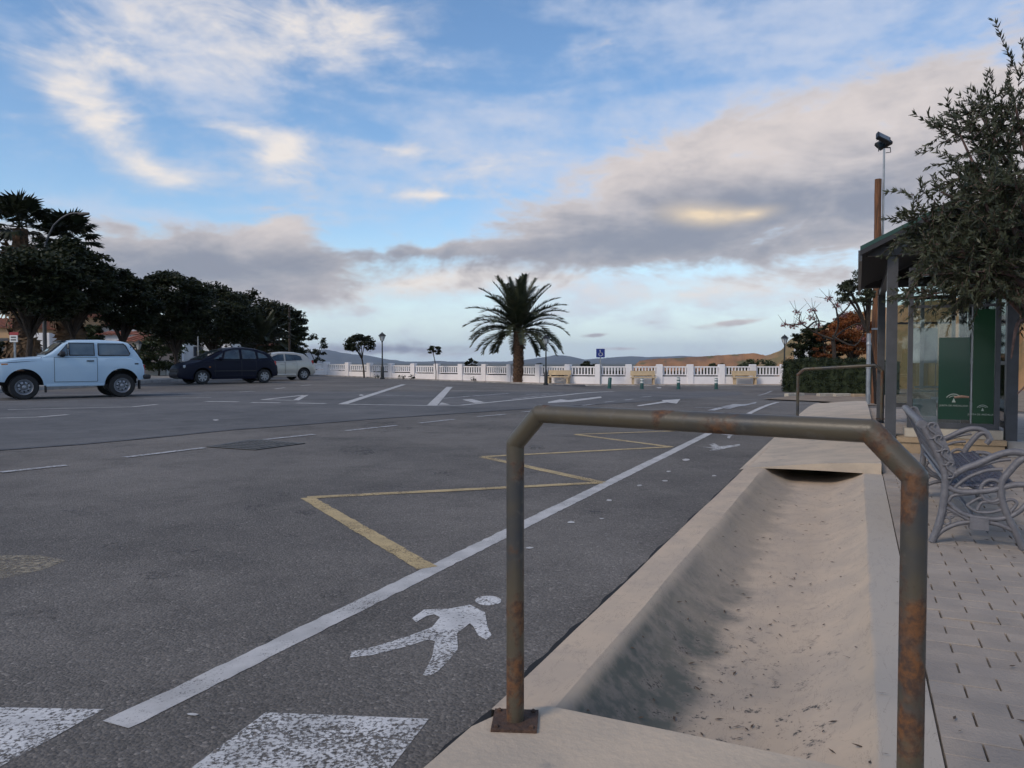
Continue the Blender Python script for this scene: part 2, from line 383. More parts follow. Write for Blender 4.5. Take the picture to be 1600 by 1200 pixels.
M['print_white'] = mat('white_print', (.30, .34, .30), .5)
M['hand_print'] = mat('tan_print', (.28, .17, .12), .5)
M['pale_reflection'] = mat('reflection_board', (.52, .57, .59), .35, (.26, .30, .32), 2)  # pale tone painted to imitate a reflected view in the shelter glass
M['glass'] = glass_mat('clear_glass', (.84, .89, .87), .10)
M['iron'] = mat('cast_iron_paint', (.115, .112, .122), .45, (.15, .145, .155), 30, bump=.25, bscale=120)
M['seat_iron'] = mat('seat_iron_paint', (.055, .059, .085), .42, (.08, .082, .105), 30)
M['bark'] = mat('bark', (.05, .036, .027), .95, (.024, .018, .014), 8, stretch=(3, 3, .8), bump=.8, bscale=14)
M['olivebark'] = mat('olive_bark', (.16, .10, .085), .95, (.07, .045, .04), 9, bump=.8, bscale=25)
M['palmbark'] = mat('palm_bark', (.15, .085, .05), .95, (.055, .035, .022), 9, bump=.8, bscale=12)
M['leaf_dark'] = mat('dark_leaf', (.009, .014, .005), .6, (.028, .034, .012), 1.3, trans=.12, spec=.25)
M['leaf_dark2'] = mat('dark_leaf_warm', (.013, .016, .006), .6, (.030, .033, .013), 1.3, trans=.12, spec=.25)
M['leaf_bush'] = mat('bush_leaf', (.026, .038, .014), .6, (.05, .065, .025), 1.3, trans=.15, spec=.3)
M['leaf_olive'] = mat('olive_leaf', (.036, .044, .020), .5, (.085, .092, .055), 9, trans=.12, spec=.4)
M['leaf_hedge'] = mat('hedge_leaf', (.014, .022, .008), .6, (.034, .044, .016), 5, trans=.1, spec=.3)
M['leaf_orange'] = mat('autumn_leaf', (.30, .10, .022), .7, (.16, .05, .016), 2.5, trans=.2)
M['petal'] = mat('pink_petal', (.34, .17, .16), .7, (.22, .09, .09), 6, trans=.2)
M['palmleaf'] = mat('date_palm_leaf', (.026, .033, .016), .5, (.055, .060, .028), 2, trans=.1, spec=.4)
M['fanleaf'] = mat('fan_palm_leaf', (.009, .014, .005), .55, (.022, .027, .010), 2, trans=.1, spec=.3)
M['dead'] = mat('dry_frond', (.16, .10, .055), .9, (.09, .055, .03), 3)
M['tyre'] = mat('tyre_rubber', (.012, .012, .013), .75)
M['under'] = mat('car_underside', (.008, .008, .009), .85)
M['rubber'] = mat('rubber_trim', (.014, .014, .016), .55)
M['paint_blue'] = mat('pale_blue_car_paint', (.42, .56, .68), .35, (.39, .53, .66), 1.2, coat=.5)
M['paint_navy'] = mat('navy_car_paint', (.003, .0045, .015), .42, spec=.18)
M['paint_silver'] = mat('silver_car_paint', (.40, .38, .34), .32, coat=.8, metal=.35)
M['car_glass'] = mat('car_window_glass', (.055, .085, .115), .06, (.11, .15, .18), 1.6, coat=.6)
M['car_glass_dark'] = mat('dark_car_window_glass', (.016, .022, .032), .05, (.05, .075, .09), 1.4, coat=.8)
M['screen_glass'] = mat('windscreen_glass', (.22, .23, .21), .08, (.42, .41, .34), 1.8, coat=.6)
M['steel_rim'] = mat('steel_rim', (.30, .31, .34), .4, metal=.5)
M['alloy_rim'] = mat('alloy_rim', (.30, .31, .33), .35, metal=.5)
M['chrome'] = mat('chrome', (.6, .6, .62), .15, metal=1.0)
M['lamp_lens'] = mat('headlamp_lens', (.40, .43, .45), .12, coat=.6)
M['red_lens'] = mat('tail_lamp_lens', (.32, .02, .02), .2, coat=.6)
M['amber'] = mat('amber_lens', (.5, .18, .03), .25)
M['sign_blue'] = mat('blue_sign', (.012, .03, .19), .4)
M['sign_red'] = mat('red_board', (.30, .03, .035), .5)
M['lantern'] = mat('lantern_glass', (.55, .58, .58), .2)
M['litter'] = mat('dry_leaf_litter', (.10, .065, .04), .9, (.05, .035, .025), 40)
M['rust'] = mat('rust', (.085, .045, .028), .85, (.05, .028, .02), 30, bump=.4)
def rail_mat():
    m = bpy.data.materials.new('rusty_painted_pipe'); m.use_nodes = True; nt = m.node_tree; b = nt.nodes['Principled BSDF']
    geo = nt.nodes.new('ShaderNodeNewGeometry'); Pp = S(nt, geo.outputs['Position'])
    n1 = noise(nt, Pp, 5.5, 5, .6, .3); n2 = noise(nt, Pp, 3.0, 4, .6); n3 = noise(nt, Pp, 60, 5, .65); n4 = noise(nt, Pp, 22, 5, .6)
    c = mixc(nt, n2.ss(.32, .56), (.034, .040, .050), (.078, .064, .042))
    c = mixc(nt, n4.ss(.58, .68)*.6, c, (.10, .092, .08))
    rust = ((n1*.72+n3*.14+n4*.14).ss(.50, .585))
    c = mixc(nt, rust, c, mixc(nt, n3.ss(.35, .65), (.15, .062, .020), (.055, .030, .020)))
    nt.links.new(c.k, b.inputs['Base Color']); nt.links.new((rust*.35+.40).k, b.inputs['Roughness'])
    bn = nt.nodes.new('ShaderNodeBump'); bn.inputs['Strength'].default_value = .2; bn.inputs['Distance'].default_value = .003
    nt.links.new((n3+rust).k, bn.inputs['Height']); nt.links.new(bn.outputs[0], b.inputs['Normal']); return m
M['rail'] = rail_mat()

# ================================================================== SETTING
# parapet line (pillar positions): px and distance
PIL = [(462, 63.6), (478, 62.2), (510.6, 60.3), (543.9, 59.2), (578, 58.1), (611.3, 57.0), (646.3, 55.9), (683, 54.9), (720.6, 53.9), (757.5, 53.0), (797, 51.6), (842, 50.0), (888, 48.6), (934.6, 47.8)]
PIL = [Vector(((p-800)/F*y, y, 0)) for p, y in PIL]+[Vector(((p-800)/F*47.7, 47.7, 0)) for p in (982, 1030, 1078, 1127, 1175.7, 1224, 1272, 1320)]
def yw(x):
    if x < PIL[0].x: return PIL[0].y+(PIL[0].x-x)*2.5
    for a, b in zip(PIL, PIL[1:]):
        if a.x <= x <= b.x: return a.y+(b.y-a.y)*(x-a.x)/(b.x-a.x)
    return PIL[-1].y
def pw(n, a, b, k): return [a+(b-a)*(i/n)**k for i in range(n+1)]
# broad ground sheet
xs = sorted(set([-v for v in pw(60, 0, 14000, 3.2)]+pw(60, 0, 14000, 3.2)))
ys = sorted(set([-v for v in pw(30, 0, 9000, 3.4)]+[v for v in pw(90, 0, 15000, 3.2)]))
def land(x, y):
    dd = y-yw(x)-1.2
    z = g(x, y)-.45
    if dd > 0: z -= 22*sst(0, 70, dd)
    if y < -4 or dd < 0: z -= 0
    return z
mb = MB(); mb.grid([[(x, y, land(x, y)) for x in xs] for y in ys])
struct('ground', mb.mesh('ground', 40), M['land'])

# asphalt lot, laid in cells along the kerb direction
mb = MB(); ls = [-.985]+[-1.5-i*.75 for i in range(24)]+[-20-i*1.5 for i in range(36)]; ss_ = [-14+i*.8 for i in range(110)]
idx = {}
for i, s_ in enumerate(ss_):
    for j, l in enumerate(ls):
        p = K(s_, l); mb.v.append((p.x, p.y, g(p.x, p.y)))
n = len(ls)
for i in range(len(ss_)-1):
    for j in range(n-1):
        q = (i*n+j, i*n+j+1, (i+1)*n+j+1, (i+1)*n+j)
        cx = sum(mb.v[k][0] for k in q)/4; cy = sum(mb.v[k][1] for k in q)/4
        if cy < yw(cx)+.2 and cx > -19: mb.f.append(q[::-1])
road = struct('road', mb.mesh('road', 40), M['asph'])
# smoother newer asphalt beyond the joint
SEAM = [(-420, 742), (-200, 721), (0, 703.5), (120, 695), (240, 684), (360, 672), (480, 663), (575, 655.5), (695, 647.5), (792, 641), (900, 634), (1000, 628), (1090, 622), (1160, 617)]
def seam(px):
    for a, b in zip(SEAM, SEAM[1:]):
        if a[0] <= px <= b[0]: return a[1]+(b[1]-a[1])*(px-a[0])/(b[0]-a[0])
rows = []
for i in range(80):
    px = -420+i*20; y0 = seam(px)
    rows.append([])
    for k in range(40):
        t = k/39; y = 563+(y0-563)*((612-563)/(y0-563))**t if y0 > 613 else y0
        p = G(px, y, .004); rows[-1].append(p)
mb = MB(); mb.grid(rows); mb.f = [f for f in mb.f if all(mb.v[k][1] < yw(mb.v[k][0])-1 and mb.v[k][0] > -19 for k in f)]
rs = obj('asphalt_surface', mb.mesh('asphalt_surface', 40), M['asph2'], road)
def strip_px(pts, wid, z, taper=False):      # painted strip along ground through pixel points, width in metres
    P_ = [G(*p) for p in pts]; out = []
    for a, b in zip(P_, P_[1:]):
        m = max(1, int((b-a).length/(.8 if a.y > 12 else .05))); out += [a.lerp(b, k/m) for k in range(m)]
    out.append(P_[-1]); rows = []
    for i, p in enumerate(out):
        t = (out[min(i+1, len(out)-1)]-out[max(i-1, 0)]); t.z = 0; t.normalize(); nn = Vector((-t.y, t.x, 0))*wid/2; jt = .03 if p.y < 12 else 0
        a, b = p+nn*(1+random.gauss(0, jt)*2), p-nn*(1+random.gauss(0, jt)*2); a.z = g(a.x, a.y)+z; b.z = g(b.x, b.y)+z; rows.append([a, b])
    m = MB(); m.grid(rows); return m
def poly_px(pts, z):
    P_ = [G(*p, z) for p in pts]; m = MB(); m.add(P_, [tuple(range(len(P_)))]); return m
obj('tar_joint', strip_px(SEAM[1:-2], .13, .007).mesh('tar_joint'), M['tar'], road)
def marking(mbx, mt='white_old', name='road_marking'):
    return obj(name, mbx.mesh(name), M[mt], road)
# pedestrian lane line (edge line)
rows = []
for i in range(420):
    s_ = 1.52+i*(21.6-1.52)/419; rows.append([])
    for l in (-1.985+random.gauss(0, .0025), -1.88+random.gauss(0, .0025)):
        p = K(s_, l); p.z = g(p.x, p.y)+.002+.006*sst(8, 14, s_); rows[-1].append(p)
mb = MB(); mb.grid(rows); marking(mb, 'white_line')
# near walking figure
z3 = lambda L: [(500+a/3.2, 840+b/3.2) for a, b in L]
marking(poly_px([(763+20.6*math.cos(t*.3927), 939+7.6*math.sin(t*.3927)) for t in range(16)], .002), 'white_worn', 'walker_symbol_head')
marking(poly_px(z3([(460, 405), (520, 362), (640, 358), (750, 338), (825, 375), (838, 450), (858, 490), (830, 512), (790, 490), (770, 450), (750, 430), (685, 480), (690, 560), (640, 620), (590, 670), (545, 695), (515, 690), (560, 600), (575, 520), (540, 512), (420, 550), (260, 590), (150, 602), (155, 572), (280, 545), (440, 495), (560, 450), (600, 400), (570, 385), (530, 395), (480, 425)]), .002), 'white_worn', 'walker_symbol_body')
# far walking figure
z8 = lambda L: [(800+a/3.636, 590+b/3.636) for a, b in L]
marking(poly_px(z8([(1180, 322), (1215, 303), (1280, 303), (1295, 318), (1250, 330), (1235, 348), (1222, 345), (1225, 330)]), .005), 'white_worn', 'walker_symbol_head')
marking(poly_px(z8([(1080, 395), (1140, 400), (1122, 380), (1150, 376), (1180, 393), (1295, 380), (1295, 390), (1220, 402), (1190, 413), (1120, 418), (1145, 405)]), .005), 'white_worn', 'walker_symbol_body')
# yellow bus stop zigzag
ZZ = [(668, 888), (480, 778), (940, 754.5), (754, 714), (1049, 698.5), (899, 679), (1102, 672)]
for i, (a, b) in enumerate(zip(ZZ, ZZ[1:])):
    o = marking(strip_px([a, b], .105 if i % 2 == 0 else .10, .003+.001*(i % 2)), 'yellow', 'yellow_marking')
# crossing bars nearest the camera
def ext(a, b, y): t = (y-a[1])/(b[1]-a[1]); return (a[0]+(b[0]-a[0])*t, y)
marking(poly_px([(-260, 1100), (0, 1106), (162, 1109), (62, 1165), (-30, 1215), (-180, 1300), (-460, 1300)], .002), 'white_worn', 'crossing_bar')
marking(poly_px([(415, 1114), (670, 1124), (612, 1200), (520, 1320), (120, 1330), (300, 1200)], .002), 'white_worn', 'crossing_bar')
M['dust'] = paint_mat('sandy_dust', (.33, .28, .20), .37, .60, 30)
marking(poly_px([(-120, 872), (-20, 868), (60, 868), (104, 876), (70, 890), (20, 902), (-60, 915), (-140, 905)], .002), 'dust', 'sand_patch')
M['oil'] = paint_mat('oil_stain', (.085, .080, .076), .46, .72, 25)
for px, py, a in [(440, 772, 16), (405, 795, 30), (352, 822, 22), (300, 862, 40), (455, 838, 12), (250, 900, 34), (480, 800, 20), (385, 850, 14), (180, 855, 30), (520, 930, 30), (130, 800, 36), (620, 760, 16), (700, 740, 20), (930, 800, 14), (840, 700, 18), (560, 705, 30), (60, 960, 40), (420, 1000, 26), (600, 668, 40), (1010, 850, 16)]:
    marking(poly_px([(px+a*math.cos(t)*random.uniform(.5, 1.2), py+a*.26*math.sin(t)*random.uniform(.5, 1.2)) for t in [k*.42 for k in range(15)]], .0012 if py > 720 else .005), 'oil', 'oil_stain')
# lane dashes
for a, b in [((-160, 757), (-60, 746)), ((0, 739), (103, 728)), ((195, 715.5), (319, 700.5)), ((414, 687.6), (491, 679.5)), ((541, 673.7), (619, 665.5)), ((656, 661.7), (710, 655.7)), ((744, 651.7), (789, 648)), ((817, 644.3), (842, 641.8)),
             ((910, 634), (928, 632)), ((944, 629), (961, 627)), ((976, 625.7), (991, 623.7)), ((1002, 621), (1017, 619.6))]:
    marking(strip_px([a, b], .10, .009), 'white_old', 'lane_dash')
# arrows
marking(poly_px(z8([(205, 140), (275, 125), (320, 130), (505, 109), (510, 116), (345, 139), (205, 146)]), .009), 'white_line', 'lane_arrow')
marking(poly_px(z8([(710, 160), (860, 137), (850, 130), (957, 124), (935, 150), (880, 143), (720, 165)]), .009), 'white_line', 'lane_arrow')
# parking box and hatching in the middle
for pts, wd, mt in [([(535, 632), (631, 601)], .22, 'white_line'), ([(702.5, 605), (675, 634)], .24, 'white_line'), ([(535, 632), (675, 634.2), (720, 633.7), (800, 625.7), (880, 618), (959, 612)], .16, 'white_line'),
                    ([(587, 618), (680, 619.6)], .12, 'white_old'), ([(688, 623), (795, 615)], .14, 'white_old'), ([(631, 601), (702, 604)], .14, 'white_old'), ([(706, 611), (745, 610.5)], .10, 'white_old'), ([(820, 617), (880, 614.5)], .1, 'white_old'),
                    ([(12, 640.6), (208, 636.2)], .10, 'white_line'), ([(208, 636.2), (245, 632.3)], .14, 'white_line'), ([(-120, 657), (58, 652.4)], .10, 'white_line'), ([(58, 652.4), (106, 648.4)], .14, 'white_line'), ([(0, 628.2), (122, 627)], .10, 'white_old'),
                    ([(225, 622.5), (330, 621.5)], .10, 'white_line'), ([(60, 617.4), (316, 615.2)], .10, 'white_old'), ([(318, 613), (372, 613)], .10, 'white_old'), ([(372, 613), (398, 611.5)], .12, 'white_line'), ([(430, 608), (445, 606)], .12, 'white_line'), ([(470, 603), (486, 601.5)], .12, 'white_line'),
                    ([(322, 627.6), (372, 628.4)], .20, 'white_line'), ([(393, 629.4), (438, 630)], .20, 'white_line'), ([(463, 630.2), (509, 631)], .20, 'white_line'), ([(410, 625), (478, 617.5)], .16, 'white_line'), ([(478, 617.5), (462, 626)], .16, 'white_line'), ([(462, 626), (410, 625)], .16, 'white_line'),
                    ([(1111, 642), (1152, 632)], .16, 'white_old'), ([(1136, 639), (1160, 633)], .14, 'white_old'), ([(1185, 618), (1206, 611)], .12, 'white_old'), ([(1125, 624), (1195, 625)], .08, 'white_old'), ([(1085, 637), (1120, 638)], .08, 'white_old'), ([(800, 624), (860, 617)], .08, 'white_old')]:
    marking(strip_px(pts, wd, .009), mt)
marking(poly_px([(685, 633), (690, 629.5), (704, 633)], .011), 'white_line', 'hatch_bar'); marking(poly_px([(722, 625), (742, 630.4), (757, 629.2), (737, 624)], .011), 'white_line', 'hatch_bar')
marking(poly_px(z8([(1160, 172), (1225, 163), (1240, 156), (1330, 152), (1390, 140), (1385, 148), (1320, 163), (1240, 168)]), .009), 'white_old', 'walker_symbol_body')
# chips of old paint
for px, py, a in [(1072, 719, 6), (1045, 737, 4), (999, 759, 5), (1039, 752, 5), (952, 782, 6), (893, 817, 7), (828, 857, 6), (940, 811, 4), (300, 1118, 9), (565, 618, 4), (338, 657, 5), (1030, 606, 5), (1115, 744, 4)]:
    marking(poly_px([(px+a*math.cos(t)*random.uniform(.6, 1.2), py+a*.28*math.sin(t)*random.uniform(.6, 1.2)) for t in [k*.9 for k in range(7)]], .010 if py < 700 else .004), 'white_line', 'paint_chip')

# drain channel
def depth(s_): return .155-.05*sst(2.0, 7.6, s_)
PROF = [(-.965, -.3, 0), (-.965, .028, 0), (-.80, .03, 0), (-.785, .02, 0), (-.73, .0, .26), (-.67, .0, .56), (-.61, .0, .82), (-.56, .0, .94), (-.48, 0, .99), (-.36, 0, 1.0), (-.25, 0, .975), (-.195, 0, .92), (-.16, 0, .82), (-.09, 0, .56), (-.02, 0, .27), (.045, .015, .02), (.06, .03, 0), (.212, .03, 0), (.212, -.3, 0)]
rows = []
for i in range(64):
    s_ = 2.0+i*(9.6-2.0)/63; r_ = []
    for j, (l, z, kd) in enumerate(PROF):
        jit = (math.sin(s_*2.1+j)*.003+math.sin(s_*5.3+j*2)*.002)
        r_.append(K(s_, l+jit*(1 if 1 < j < 17 else (.7 if j < 2 else 0)), z-kd*depth(s_)+jit*.15*(kd > 0)))
    rows.append(r_)
mb = MB(); mb.grid(rows)
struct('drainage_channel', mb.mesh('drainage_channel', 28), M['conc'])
# near head block that carries the railing
mb = MB(); top = []
left = [(-1.2, -1.0), (0, -.99), (1.0, -.985), (1.6, -.965), (1.85, -.955), (2.0, -.90), (2.055, -.80), (2.05, -.4), (2.04, 0), (2.04, .206)]
poly = [K(s_, l, .045) for s_, l in left]+[K(-1.2, .206, .045)]
mb.prism([p-Vector((0, 0, .40)) for p in poly][::-1], (0, 0, .40))
struct('channel_head_slab', mb.mesh('channel_head_slab'), M['conc2'])
# ramp slab that bridges the channel
rows = []
for i in range(22):
    s_ = 7.55+i*(21.5-7.55)/21; r_ = []
    for l, z in ((-1.02, .006), (-.93, .03), (-.80, .038), (-.55, .062), (-.3, .092), (0, .12), (.205, .128), (.212, .02)):
        p = K(s_+(.10*math.sin((l+1)*2.2) if i == 0 else 0), l); r_.append(Vector((p.x, p.y, z+g(p.x, p.y)+.004*math.sin(s_*3+l*4)*(l > -.9 and l < .2))))
    rows.append(r_)
mb = MB(); mb.grid(rows)
f0 = rows[0]; low = [Vector((p.x, p.y, .027)) for p in f0[1:7]]; back = [p+U*.5 for p in low]
mb.add(f0[1:7]+low+back, [(k, k+1, 6+k+1, 6+k) for k in range(5)]+[(6+k, 6+k+1, 12+k+1, 12+k) for k in range(5)])
struct('pavement_ramp', mb.mesh('pavement_ramp', 30), M['conc2'])
# black strip painting in the dark, shaded gap along the asphalt edge
obj('edge_gap_strip', (lambda m: (m.grid([[K(s_, -.992+.006*math.sin(s_*7)-.012*(1-.7*sst(2, 6, s_))*(1+math.sin(s_*5.1)*.5+math.sin(s_*13.7+1)*.5+math.sin(s_*31+2)*.35), .0025), K(s_, -.955, .003)] for s_ in [1.2+i*.05 for i in range(130)]]), m)[1])(MB()).mesh('edge_gap_strip'), M['under'], road)

# pavement of pavers on the right
mb = MB(); mb.grid([[K(s_, l, .018+g(K(s_, l).x, K(s_, l).y)) for l in (.212, 1.5, 4, 9, 16)] for s_ in [-6, 0, 5, 10, 15, 20, 25]])
pav = struct('pavement', mb.mesh('pavement'), M['joint'])
def paver_mesh(a, b, h=.03, ch=.004):
    m = MB(); a /= 2; b /= 2
    q = lambda x, y, z: [Vector((-x, -y, z)), Vector((x, -y, z)), Vector((x, y, z)), Vector((-x, y, z))]
    vs = q(a, b, 0)+q(a, b, h-ch)+q(a-ch, b-ch, h)
    m.add(vs, [(0, 1, 5, 4), (1, 2, 6, 5), (2, 3, 7, 6), (3, 0, 4, 7), (4, 5, 9, 8), (5, 6, 10, 9), (6, 7, 11, 10), (7, 4, 8, 11), (8, 9, 10, 11)]); return m
pm = paver_mesh(.1935, .0994, ch=.0015).mesh('paver'); pm.materials.append(M['paver'])
rest = MB(); cells = []
for i in range(-12, 190):
    for j in range(0, 42):
        s_ = i*.1; l = .216+.1+j*.2+(.1 if i % 2 else 0)
        cells.append((s_, l))
vis = []
for s_, l in cells:
    p = K(s_, l); inside = p.y > .6 and (p.x/p.y) < .70
    vis.append((0 if inside and 1.0 < s_ < 9.4 else 1, s_, (s_, l)))
vis.sort(); rotz = -UA
hm_ = paver_mesh(.0945, .0994, ch=.0015).mesh('half_paver'); hm_.materials.append(M['paver'])
for i in range(-11, 95, 2): obj('half_paver', hm_, None, pav, K(i*.1, .216+.05, random.gauss(0, .001)), (0, 0, rotz))
for k, (fl, _, (s_, l)) in enumerate(vis):
    p = K(s_, l, .0+g(K(s_, l).x, K(s_, l).y)); tl = Vector((random.gauss(0, .006), random.gauss(0, .006), 0)); dzp = random.gauss(0, .0012)
    if k < 300 and fl == 0:
        o = obj('paver', pm, None, pav, p+Vector((0, 0, dzp)), (tl.x, tl.y, rotz+random.gauss(0, .006)))
    else:
        m4 = Matrix.Rotation(rotz, 4, 'Z'); b_ = len(rest.v)
        rest.add([p+Vector((0, 0, dzp))+m4 @ v.co for v in pm.vertices], [tuple(f.vertices) for f in pm.polygons])
obj('paver_field', rest.mesh('paver_field'), M['paver'], pav, kind='stuff')

# pavement strip along the parapet, kerbed
mb = MB(); rows = []
def wall_off(i, t, d):
    a, b = PIL[i], PIL[i+1]; tt = (b-a).normalized(); return a.lerp(b, t)+Vector((tt.y, -tt.x, 0))*d
for i in range(len(PIL)-1):
    for t in (0, .5):
        r_ = []
        for d, z in ((-.3, .08), (1.35, .08), (1.36, .085), (1.50, .085), (1.505, -.03)):
            p = wall_off(i, t, d); p.z = g(p.x, p.y)+z; r_.append(p)
        rows.append(r_)
mb.grid([r_[:2] for r_ in rows]); wp = struct('parapet_pavement', mb.mesh('parapet_pavement'), M['sand'])
mb = MB(); mb.grid([r_[1:] for r_ in rows]); struct('parapet_kerb', mb.mesh('parapet_kerb'), M['kerb'])
# park pavement on the left, with kerb
kx = -16.6
mb = MB(); ysl = [-20+i*3 for i in range(60)]
mb.grid([[(x, y, g(x, y)+z) for x, z in ((-120, .13), (-60, .13), (-30, .13), (kx-.15, .13))] for y in ysl]); struct('park_pavement', mb.mesh('park_pavement'), M['park'])
mb = MB(); mb.grid([[(x, y, g(x, y)+z) for x, z in ((kx-.15, .135), (kx, .135), (kx+.01, -.05))] for y in ysl if y < 64]); struct('park_kerb', mb.mesh('park_kerb'), M['kerb'])
# planting bed behind the ramp
mb = MB(); mb.grid([[(lambda p: (p.x, p.y, g(p.x, p.y)+.03))(K(s_, l)) for l in (-.7, 3, 8, 20)] for s_ in (21.55, 26, 32, 40, 46)]); struct('planting_bed', mb.mesh('planting_bed'), M['soil'])
mb = MB(); mb.grid([[(lambda p: (p.x, p.y, g(p.x, p.y)+.032))(K(s_, l)) for l in (-2.6, -.7)] for s_ in (24.2, 28, 32, 36)]); struct('planting_bed_edge', mb.mesh('planting_bed_edge'), M['soil'])

# distant hills
def ridge(name, pts, Y, dep, m, seed, basez, gully=0.0, step=6):
    r_ = random.Random(seed); pts = [(float(a), float(b)) for a, b in pts]; cols = []
    x = pts[0][0]
    while x <= pts[-1][0]:
        for a, b in zip(pts, pts[1:]):
            if a[0] <= x <= b[0]: y = a[1]+(b[1]-a[1])*(x-a[0])/(b[0]-a[0]); break
        p = at(x, y+r_.uniform(-.35, .35), Y); cols.append(p); x += step
    rows = []
    for k in range(9):
        t = k/8; row = []
        for i, p in enumerate(cols):
            gl = gully*(math.sin(i*.9+seed+1.3*math.sin(i*.37+t*2))+.7*math.sin(i*.41+2+t)+.4*math.sin(i*2.3+t*5))*math.sin(t*math.pi)*.5
            q = p*(1-t*dep/Y+gl/Y); row.append(Vector((q.x, q.y, basez+(p.z-basez)*(1-t)**1.25)))
        rows.append(row)
    back_ = [Vector((p.x*1.06, p.y*1.06, basez)) for p in cols]
    mb = MB(); mb.grid([back_]+rows); return struct(name, mb.mesh(name, 60), M[m])
ridge('mountains', [(-300, 556), (200, 548), (420, 552), (480, 551), (506, 545.6), (540, 552), (578, 556), (602, 561), (637, 565), (660, 565.5), (683, 563.6), (700, 565), (750, 568), (784, 566), (798, 564), (822, 562), (849, 558), (870, 554.5), (892, 557), (915, 562), (944, 559.4), (982, 556.5), (1015, 558), (1065, 556), (1150, 560), (1300, 552), (1500, 556), (1900, 552)], 7500, 1800, 'mount', 3, -25, 160, 5)
ridge('clay_ridge', [(975, 580), (991, 571), (999, 564), (1022, 560.6), (1050, 559.5), (1082, 558), (1129, 554.8), (1177, 551.8), (1198, 555.5), (1230, 545), (1320, 530), (1500, 520)], 430, 70, 'mesa', 5, -18, 2.2, 2.2)
ridge('hill', [(1180, 566), (1200, 555), (1222, 546.7), (1231, 533), (1251, 521), (1280, 511.7), (1317, 495), (1358, 484), (1450, 470), (1600, 455), (1900, 440)], 170, 60, 'hill', 8, -10, 3, 4)

# ================================================================== THINGS
# ---- railings
def railing(label, posts, zt, cham, chz):
    (a, b) = posts; root = thing('pipe_railing', label, 'railing', a)
    dr = (b-a); dr.z = 0; L = dr.length; dr.normalize()
    pa, pb = a.copy(), b.copy()
    path = [pa+Vector((0, 0, .0)), pa+Vector((0, 0, zt-chz)), pa+dr*cham+Vector((0, 0, zt)), pb-dr*cham+Vector((0, 0, zt)), pb+Vector((0, 0, zt-chz)), pb]
    r_ = .0245
    for i, nm in ((0, 'post'), (1, 'bend'), (2, 'handrail'), (3, 'bend'), (4, 'post')):
        m = MB()
        m.tube([path[i], path[i].lerp(path[i+1], .5), path[i+1]], r_+(.0006 if nm == 'bend' else 0), 20); o = wpart(nm, m, M['rail'], root, smooth=40)
    for i in (1, 2, 3, 4):
        m = MB(); m.lathe([(r_*math.sin(t), -r_*math.cos(t)) for t in [k*math.pi/8 for k in range(9)]], 16, path[i]); wpart('weld_joint', m, M['rail'], root, smooth=60)
    for p in (pa, pb):
        m = MB(); m.box(p+Vector((0, 0, .004)), (.125, .125, .008), Matrix.Rotation(-UA+.35, 3, 'Z')); pl = wpart('base_plate', m, M['rust'], root)
        for sx, sy in ((-1, -1), (1, -1), (1, 1), (-1, 1)):
            m = MB(); m.lathe([(.007, 0), (.007, .005), (.003, .008)], 6, p+Matrix.Rotation(-UA+.35, 3, 'Z') @ Vector((sx*.048, sy*.048, .008))); obj('bolt', m.mesh('bolt', off=root.location), M['rust'], pl)
    return root
pA = Vector((.009, 2.105, .045)); pB = Vector((.79, 1.50, .045))
railing('rusty painted pipe railing across the near end of the drain channel', (pA, pB), .862, .082, .085)
pA = K(13.84, -.92, .03); pB = K(13.75, .36, .10)
railing('thin pipe railing in front of the clipped hedge beside the bus shelter', (pA, pB), .87, .10, .09)

# ---- bus shelter (end wall faces the camera)
S0, S1, T0, T1 = 9.67, 13.9, .345, 1.50
sh = thing('bus_shelter', 'grey metal bus shelter with green gabled roof and glass end wall', 'bus shelter', K(S0, T0, .02))
RM = Matrix.Rotation(-UA, 3, 'Z')
def kbox(m, s0, s1, l0, l1, z0, z1):
    return m.hexa([K(s0, l0, z0), K(s0, l1, z0), K(s1, l1, z0), K(s1, l0, z0)], [K(s0, l0, z1), K(s0, l1, z1), K(s1, l1, z1), K(s1, l0, z1)])
def sp(nm, m, mt, par=None, smooth=None): return wpart(nm, m, M[mt], sh, par, smooth)
for s_ in (S0, S1):
    for l in (T0, T1):
        m = MB(); kbox(m, s_-.055, s_+.055, l-.055, l+.055, .02, 2.20); po = sp('post', m, 'grey_metal')
        m = MB(); kbox(m, s_-.03, s_+.03, l-.03, l+.03, 2.20, 2.32); sp('post_head', m, 'grey_metal', po)
        m = MB(); kbox(m, s_-.10, s_+.10, l-.10, l+.10, .015, .035); sp('base_plate', m, 'grey_metal', po)
RC = (T0+T1)/2; EV0, EV1 = T0-.335, T1+.335; ZE, ZA = 2.27, 2.72
for l0, l1 in ((EV0, RC), (EV1, RC)):
    m = MB(); s0, s1 = S0-.28, S1+.28
    a, b, c_, d = K(s0, l0, ZE), K(s1, l0, ZE), K(s1, l1, ZA), K(s0, l1, ZA); up = Vector((0, 0, .045))
    m.hexa([a, d, c_, b], [a+up, d+up, c_+up, b+up]); rp = sp('roof_panel', m, 'roof_green')
    m = MB()
    m.hexa([a-up*1.2, d-up*1.2, c_-up*1.2, b-up*1.2], [a-up*.05, d-up*.05, c_-up*.05, b-up*.05]); sp('soffit', m, 'soffit', rp)
for s_ in (S0, S1):     # gable truss
    m = MB(); m.prism([K(s_-.02, EV0+.05, 2.225), K(s_-.02, EV1-.05, 2.225), K(s_-.02, RC, ZA-.06)], U*.03); sp('gable_panel', m, 'soffit')
    m = MB(); kbox(m, s_-.06, s_+.06, EV0+.04, EV1-.04, 2.20+.12, 2.20+.24) if False else kbox(m, s_-.075, s_-.025, EV0+.08, EV1-.08, 2.225, 2.335); sp('tie_beam', m, 'grey_metal')
